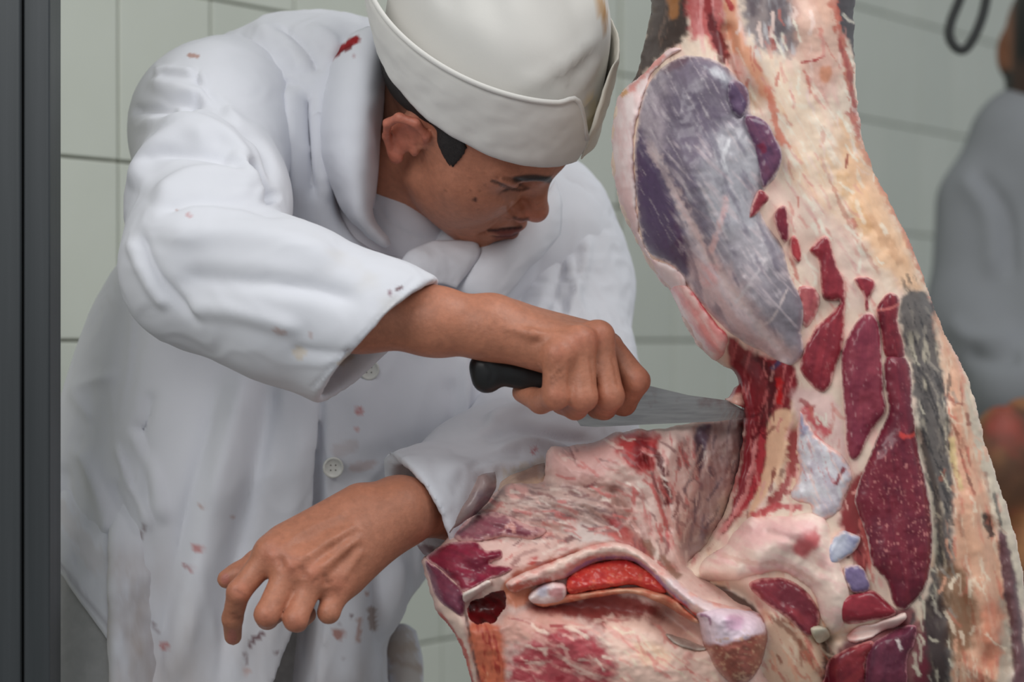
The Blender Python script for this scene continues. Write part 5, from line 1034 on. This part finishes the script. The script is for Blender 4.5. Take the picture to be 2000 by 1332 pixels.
    # --- membranes, fat and bone in the middle
    piece('silver_membrane', [(1557, 812), (1566, 800), (1590, 850), (1640, 886), (1666, 920), (1658, 958), (1633, 1004), (1596, 1013), (1582, 984), (1545, 972), (1560, 922), (1556, 875)], 6, 22, fatty(px(212, 208, 212), px(190, 178, 188), 70, [('l', [(1632, 948), (1640, 930), (1650, 912)], 5, px(130, 30, 44), .5, .9), ('p', [(1556, 806), (1572, 806), (1576, 840), (1562, 850)], px(140, 136, 166), 6, 6, .8), ('s', [(1556, 820), (1640, 886), (1640, 990), (1560, 970)], 62, 40, 6, .1, .5, px(224, 196, 190), .8), ('s', [(1556, 820), (1640, 886), (1640, 990), (1560, 970)], 70, 30, 5, .3, .6, px(196, 110, 112), .6)], rim=px(226, 184, 176), rimw=10), meat_wet, body, 1, 5, label='silvery white membrane')
    piece('fat_mass', [(1456, 1016), (1520, 1008), (1584, 1004), (1612, 1016), (1628, 1060), (1642, 1103), (1660, 1150), (1650, 1215), (1626, 1242), (1608, 1220), (1600, 1195), (1582, 1150), (1530, 1116), (1476, 1124), (1426, 1136), (1374, 1134), (1372, 1098), (1412, 1068)], 10, 26,
          fatty(px(232, 208, 194), px(226, 182, 176), 25, [('p', [(1549, 1066), (1572, 1036), (1594, 1032), (1600, 1064), (1576, 1088), (1556, 1080)], px(186, 78, 84), 7, 8, .9), ('p', [(1440, 1030), (1540, 1012), (1600, 1020), (1560, 1050), (1470, 1070)], px(228, 178, 176), 14, 10, .7), ('l', [(1400, 1080), (1470, 1100), (1530, 1100), (1600, 1140)], 5, px(206, 160, 146), .9, .5)]), fat_dry, body, 1, 4, label='lumpy white fat', R=[([(1400, 1090), (1440, 1110)], 16, 4), ([(1560, 1100), (1600, 1130)], 14, 3), ([(1500, 1040), (1560, 1060), (1600, 1110)], 8, -3)])
    for pl, a, b in (([(1615, 1072), (1640, 1038), (1664, 1042), (1682, 1050), (1670, 1076), (1640, 1096), (1620, 1102)], px(176, 178, 192), px(146, 146, 174)), ([(1648, 1108), (1682, 1107), (1701, 1141), (1690, 1158), (1662, 1154)], px(126, 110, 146), px(108, 92, 130))):
        piece('cartilage', pl, 6, 12, fatty(a, b, 40, rim=px(216, 190, 186), rimw=5), meat_wet, body, -3, 2.5, 2.4, label='bluish cartilage')
    piece('muscle', [(1462, 1140), (1507, 1127), (1549, 1137), (1582, 1162), (1600, 1196), (1597, 1232), (1576, 1242), (1538, 1208), (1488, 1174)], 7, 18, muscle(px(110, 38, 50), px(136, 50, 60), 35, px(214, 150, 146), 6, .4), meat_wet, body, -2, 2)
    piece('muscle', [(1640, 1180), (1660, 1162), (1702, 1152), (1734, 1176), (1750, 1200), (1702, 1213), (1648, 1217)], 8, 16, muscle(px(128, 36, 48), px(150, 46, 58), 10, px(214, 150, 150), 4, .3), meat_wet, body, -1, 2)
    piece('fat_strip', [(1652, 1242), (1680, 1224), (1740, 1206), (1768, 1196), (1764, 1216), (1720, 1236), (1668, 1256)], 5, 9, fatty(px(232, 206, 198), px(220, 150, 146), 165), fat_dry, body, -1, 3, 2.4)
    piece('muscle', [(1700, 1262), (1756, 1226), (1790, 1222), (1786, 1260), (1772, 1290), (1764, 1420), (1690, 1420), (1690, 1310)], 8, 22, muscle(px(92, 40, 58), px(112, 50, 68), 100, px(190, 130, 140), 4, .25, [('l', [(1752, 1248), (1760, 1270)], 4, WHITE, .8, .8)]), meat_wet, body, 0, 2)
    piece('muscle', [(1614, 1302), (1648, 1270), (1700, 1252), (1706, 1270), (1690, 1300), (1690, 1420), (1602, 1420)], 7, 20, muscle(px(110, 34, 46), px(140, 50, 56), 140, px(206, 140, 136), 5, .3), meat_wet, body, 0, 2)
    piece('cartilage', [(1582, 1226), (1600, 1222), (1616, 1228), (1621, 1245), (1600, 1257), (1588, 1244)], 6, 9, fatty(px(214, 204, 186), px(196, 184, 160), 40), fat_dry, body, -6, 1, 2.4, label='pale cartilage knob')
    # --- pieces of the flank that lies over to the left
    piece('muscle', [(832, 1090), (850, 1074), (872, 1062), (928, 1058), (948, 1074), (978, 1072), (982, 1090), (958, 1100), (1002, 1108), (982, 1124), (955, 1132), (908, 1156), (890, 1140), (860, 1112)], 7, 20, muscle(px(116, 34, 54), px(140, 44, 64), 15, px(214, 160, 160), 5, .5), meat_wet, slab, 0, 2.5, label='cut face of dark red muscle')
    piece('muscle', [(830, 1096), (842, 1100), (872, 1124), (904, 1158), (904, 1202), (878, 1190), (852, 1166), (838, 1128)], 5, 16, muscle(px(104, 50, 70), px(122, 58, 76), 40, px(206, 160, 164), 3, .45), meat_wet, slab, 0, 1.5)
    piece('muscle', [(886, 1040), (912, 1014), (948, 1000), (990, 1006), (1022, 1020), (1070, 1036), (1040, 1052), (990, 1050), (940, 1056), (900, 1056)], 6, 18, muscle(px(128, 62, 76), px(150, 96, 104), 15, px(206, 160, 156), 12, .5, [('l', [(985, 1030), (1000, 1026), (1004, 1042)], 5, px(220, 160, 150), .8, .8)]), meat_wet, slab, 0, 4)
    piece('dark_red_hole', [(912, 1178), (940, 1162), (962, 1152), (990, 1150), (992, 1188), (968, 1220), (940, 1226), (918, 1222)], 3, 20, muscle(px(52, 6, 10), px(92, 12, 16), 40, px(150, 30, 30), 5, 0), meat_wet, slab, 2, 2, label='very dark red hole in the flank')  # the hole's darkness is painted in as very dark red
    piece('fat_strip', [(904, 1158), (930, 1144), (952, 1132), (960, 1140), (940, 1156), (908, 1176)], 7, 8, fatty(px(236, 222, 212), px(226, 196, 190), 150), fat_dry, slab, 1, 1.5, 2.4)
    # pelvic bone: pale shell, open red marrow, worn white ends
    arc = [(986, 1140), (1010, 1124), (1056, 1106), (1112, 1082), (1160, 1064), (1206, 1060), (1246, 1072), (1286, 1102), (1326, 1134), (1366, 1166), (1420, 1182), (1470, 1192), (1470, 1212), (1410, 1222), (1366, 1208), (1330, 1180), (1296, 1152), (1262, 1116), (1226, 1096), (1168, 1100), (1116, 1126), (1070, 1140), (1030, 1150), (1000, 1158)]
    piece('bone', arc, 18, 26, fatty(px(226, 188, 178), px(220, 148, 138), 20, [('l', [(1100, 1128), (1160, 1094), (1224, 1090), (1266, 1112), (1310, 1156), (1352, 1190)], 4, px(150, 120, 168), .7, .8), ('l', [(1060, 1120), (1130, 1085), (1205, 1075), (1255, 1090)], 9, px(234, 204, 190), .8, .8), ('l', [(1300, 1130), (1350, 1170), (1410, 1196)], 12, px(214, 200, 204), .8, .7), ('l', [(990, 1150), (1040, 1140), (1080, 1132)], 8, px(190, 70, 50), .9, .8), ('l', [(1310, 1162), (1350, 1198), (1376, 1214)], 5, px(200, 50, 50), .8, .8)]), meat_wet, slab, 0, 2, 2.6, label='curved pale bone')
    piece('marrow', [(1108, 1132), (1130, 1112), (1166, 1098), (1224, 1094), (1262, 1114), (1302, 1154), (1280, 1158), (1243, 1144), (1204, 1146), (1166, 1152), (1114, 1160)], 11, 14, fatty(px(206, 66, 54), px(176, 36, 36), 10, [('s', [(1100, 1090), (1300, 1090), (1300, 1160), (1100, 1160)], 0, 9, 6, .2, .5, px(224, 110, 86), .8)]), meat_wet, slab, -4, 2, 2.4, label='bright red marrow', R=())
    piece('bone_lip', [(1040, 1172), (1110, 1160), (1166, 1152), (1243, 1146), (1300, 1160), (1340, 1190), (1366, 1214), (1350, 1214), (1300, 1184), (1240, 1160), (1170, 1166), (1104, 1178), (1060, 1186)], 9, 9, fatty(px(224, 170, 140), px(206, 110, 84), 5), meat_wet, slab, -2, 1.5, 2.4)
    piece('cartilage', [(1032, 1164), (1050, 1146), (1080, 1136), (1104, 1142), (1106, 1164), (1096, 1176), (1066, 1182), (1040, 1178)], 12, 16, fatty(px(230, 214, 212), px(224, 196, 192), 40, [('p', [(1070, 1150), (1100, 1144), (1100, 1168), (1076, 1170)], px(206, 120, 124), 5, 9, .7), ('p', [(1050, 1146), (1068, 1142), (1066, 1162), (1054, 1164)], px(206, 204, 222), 5, 4, .8)]), meat_wet, slab, -4, 1.5, 2.4, label='white cartilage end of the bone')
    piece('bone', [(1366, 1216), (1360, 1196), (1400, 1184), (1440, 1188), (1486, 1198), (1500, 1226), (1497, 1276), (1476, 1318), (1442, 1340), (1412, 1324), (1386, 1282), (1370, 1250)], 36, 50, fatty(px(166, 96, 84), px(140, 78, 66), 40, [('p', [(1352, 1190), (1400, 1180), (1440, 1186), (1488, 1196), (1496, 1232), (1470, 1242), (1440, 1250), (1400, 1258), (1374, 1250), (1366, 1216)], px(226, 204, 216), 5, 6, .97), ('p', [(1420, 1206), (1450, 1204), (1450, 1226), (1425, 1230)], px(206, 160, 186), 7, 6, .8), ('s', [(1380, 1250), (1490, 1240), (1480, 1330), (1400, 1330)], 0, 7, 6, .15, .45, px(206, 160, 130), .7), ('l', [(1366, 1200), (1384, 1206), (1388, 1222)], 4, px(130, 70, 110), .6, .8), ('l', [(1480, 1196), (1502, 1226), (1498, 1280), (1478, 1322)], 5, px(150, 26, 32), .7, .8)]), meat_wet, slab, 0, 2, 2.6, label='sawn knob end of the bone')
    piece('cavity', [(1289, 1196), (1318, 1188), (1342, 1206), (1358, 1226), (1372, 1262), (1340, 1256), (1312, 1240)], 1, 16, muscle(px(40, 16, 16), px(70, 26, 26), 40, px(120, 50, 46), 6, 0), meat_wet, slab, 4, 2, label='dark hollow under the bone')  # shade inside the hollow is painted as a near-black colour
    piece('fat_strip', [(1300, 1238), (1330, 1246), (1362, 1258), (1380, 1268), (1352, 1270), (1316, 1256)], 4, 7, fatty(px(190, 176, 164), px(150, 130, 120), 20), meat_wet, slab, -2, 2, 2.4)
    # hanging loose: flap of skin at the left, shreds by the blade
    g = [[(966, 922, -0.165), (946, 926, -0.185), (934, 930, -0.190)], [(968, 948, -0.170), (944, 950, -0.195), (922, 958, -0.195)], [(950, 975, -0.175), (925, 985, -0.200), (902, 1000, -0.195)], [(925, 1000, -0.175), (900, 1015, -0.190), (878, 1040, -0.185)]]
    def flapc(u, w_):
        c = np.tile(px(142, 122, 120), (len(u), 1)); return lay(c, u, w_, [('p', [(940, 960), (960, 950), (950, 990), (915, 1005)], px(84, 62, 78), 8, 8, .8), ('l', [(934, 928), (920, 958), (900, 1002)], 6, px(196, 172, 164), .8, .8)])
    o = sheet('skin_flap', g, meat_wet, None, 0.006, 8, 8, colfn=flapc, rough=0.002); attach(o, slab)
    g = [[(1436, 756, -0.130), (1446, 748, -0.145), (1456, 760, -0.140)], [(1424, 774, -0.135), (1440, 772, -0.160), (1458, 778, -0.150)], [(1416, 780, -0.140), (1436, 790, -0.165), (1462, 800, -0.155)]]
    o = sheet('shred', g, meat_wet, None, 0.004, 6, 6, colfn=lambda u, w_: lay(np.tile(px(150, 60, 64), (len(u), 1)), u, w_, [('p', [(1424, 776), (1450, 772), (1450, 792), (1420, 786)], px(222, 176, 160), 4, 5, .9)]), rough=0.002); attach(o, body)
    # lower end of the flank behind the left cuff
    g = [[(968, 950, -0.120), (1010, 925, -0.120), (1064, 905, -0.110)], [(975, 966, -0.140), (1015, 944, -0.145), (1068, 930, -0.140)], [(985, 985, -0.150), (1025, 962, -0.160), (1075, 955, -0.160)]]
    o = sheet('skin_edge', g, meat_wet, None, 0.006, 8, 8, colfn=lambda u, w_: lay(np.tile(px(190, 160, 140), (len(u), 1)), u, w_, [('p', [(1020, 920), (1066, 905), (1070, 935), (1010, 950)], px(110, 74, 60), 12, 8, .8)]), rough=0.002); attach(o, slab)  # brown patch paints in the dark gap next to the skin flap
    # hook and rail that carry it, above the picture
    st = simple_mat('galvanised_steel', (0.42, 0.43, 0.44), 0.35, 0.1, 50, metallic=0.9)
    top = V(1480, -110, -0.12); hk = empty('meat_hook', top)
    tag(hk, 'steel hook through the top of the hanging carcass', 'hook')
    o = tube('hook_shank', [top+np.array(p) for p in ((0.0, 0.02, -0.03), (0.02, -0.05, -0.015), (0.03, -0.075, 0.05), (0.01, -0.03, 0.11), (0, 0.0, 0.15), (0, 0.0, 0.55), (0.0, 0.0, 0.72))], 0.007, st); attach(o, hk)
    rl = place('overhead_rail', box_mesh('overhead_rail', (3.4, 0.05, 0.07), 0.004), (top[0], top[1], top[2]+0.75), (0, 0, 0), st); tag(rl, kind='structure'); rl.name = 'trim_1'
    return car
car = build_carcass()
# ---------------------------------------------------------------- out of focus behind: a second person, meat, a hook loop
def build_background():
    p = empty('person', V(2050, 0, 1.45)*np.array([1, 1, 0])); tag(p, 'blurred person in a grey coat standing behind the carcass, seen from behind', 'person')
    sk = vcol_mat('skin_far', 0.5, 90, 0.1, 0.1, 0.001); gc = vcol_mat('grey_cotton', 0.9, 14, 0.05, 0.1, 0.001, 0.2, bscale=500)
    Y = 1.45
    P = lambda u, v, dy=0.0: V(u, v, Y+dy)
    F = Field(); F.ell(P(2072, 85), (0.082, 0.10, 0.115), None, 0.02); F.ell(P(2085, 165, -.01), (0.066, 0.075, 0.085), None, 0.03); F.cone(P(2050, 190), P(2060, 320), 0.060, 0.07, 0.03)
    F.ell(P(1965, 105, .01), (0.014, 0.022, 0.034), None, 0.008); F.ell(P(1957, 100, -.01), (0.008, 0.012, 0.018), None, 0.004, 's'); F.cone(P(2180, 130, -.02), P(2200, 150, -.02), 0.015, 0.012, 0.02)
    F.cone(P(2060, 320), P(2060, 700), 0.08, 0.1, 0.05)
    v, f = F.mesh(0.006); u, w_ = UV(v); c = np.tile(lin(66, 44, 34), (len(v), 1)); c = mix(c, smooth(1984, 1972, u)*smooth(150, 130, w_), lin(130, 82, 56))
    c = mix(c, smooth(1978, 1990, u)*smooth(140, 100, w_), lin(20, 17, 16)); c = mix(c, smooth(1985, 1970, u)*smooth(130, 145, w_)*smooth(200, 180, w_), lin(20, 17, 16))
    o = new_mesh('body', relax(v, f, 1), f, sk, None, col=c); attach(o, p)
    F = Field(); F.cone(P(2065, 330, .02), P(2070, 620, .02), 0.135, 0.15, 0.06); F.cone(P(2070, 620, .02), P(2075, 1500, .02), 0.15, 0.20, 0.06)
    F.cone(P(1985, 262), P(2060, 262), 0.05, 0.06, 0.05); F.cone(P(1915, 400), P(1900, 610, -.02), 0.066, 0.060, 0.05); F.cone(P(1900, 610, -.02), P(1985, 760, -.12), 0.058, 0.055, 0.04); F.cone(P(1985, 760, -.12), P(2180, 760, -.2), 0.055, 0.045, 0.03)
    F.cone(P(2130, 400), P(2280, 420), 0.08, 0.07, 0.05)
    v, f = F.mesh(0.009); v = relax(v, f, 2)
    v = sculpt(v, f, [([(1880, 690), (1940, 700), (2000, 690)], 16, -12), ([(1870, 330), (1930, 420), (1940, 560)], 20, 8), ([(1900, 330), (1965, 420), (1975, 560)], 14, -9), ([(1850, 620), (1900, 660), (1990, 655)], 16, 8)])
    o = new_mesh('coat', v, f, gc, None, col=np.tile(np.array([0.27, 0.28, 0.30]), (len(v), 1))); attach(o, p)
    tr = simple_mat('dark_trousers', (0.05, 0.05, 0.055), 0.9)
    for sx in (-0.09, 0.09):
        x = V(2070, 0, Y)[0]+sx; F = Field(); F.cone((x, Y, 0.72), (x, Y, 0.11), 0.085, 0.06, 0.02); F.cone((x, Y+0.03, 0.05), (x+0.01, Y-0.14, 0.04), 0.048, 0.04, 0.03); F.half((x, Y, 0.0), (0, 0, -1), 0.002)
        v, f = F.mesh(0.012); o = new_mesh('trouser_leg', v, f, tr, None); attach(o, p)
    # hanging meat far right
    Yb = 1.0; m = vcol_mat('far_meat', 0.45, 60, 0.2, 0.4, 0.004)
    F = Field()
    rn = random.Random(8)
    for k in range(26):
        u, v_ = 1955+rn.uniform(-20, 190), 860+rn.uniform(0, 620); F.ell(V(u, v_, Yb+rn.uniform(-.03, .05)), (rn.uniform(.03, .06), rn.uniform(.03, .05), rn.uniform(.04, .09)), None, 0.02)
    F.cone(V(2060, 900, Yb+.02), V(2060, 1500, Yb+.02), 0.07, 0.06, 0.03)
    v, f = F.mesh(0.007); u, w_ = UV(v); n = fbm(v[:, 0]*16, v[:, 1]*16, v[:, 2]*16, 4, 3); n2 = fbm(v[:, 0]*9, v[:, 1]*9, v[:, 2]*9, 3, 7)
    c = np.tile(lin(92, 60, 40), (len(v), 1)); c = mix(c, smooth(-.1, .4, n), lin(150, 62, 46)); c = mix(c, smooth(.1, .5, n2), lin(176, 120, 76)); c = mix(c, smooth(.0, .4, -n2), lin(40, 26, 22))
    o = new_mesh('meat_cut', relax(v, f, 1), f, m, None, col=c); tag(o, 'blurred heap of red-brown meat below the far person', 'meat')
    # dark steel loop hanging from above
    ir = simple_mat('black_iron', (0.018, 0.02, 0.02), 0.5)
    o = tube('hanging_hook', [V(u, v_, 0.95) for u, v_ in ((1905, -420), (1898, -120), (1880, -20), (1858, 40), (1854, 70), (1866, 92), (1882, 97), (1898, 80), (1916, 40), (1926, 0), (1934, -60))], 0.0062, ir, n=8); tag(o, 'dark iron loop hook hanging above the far person', 'hook')
build_background()
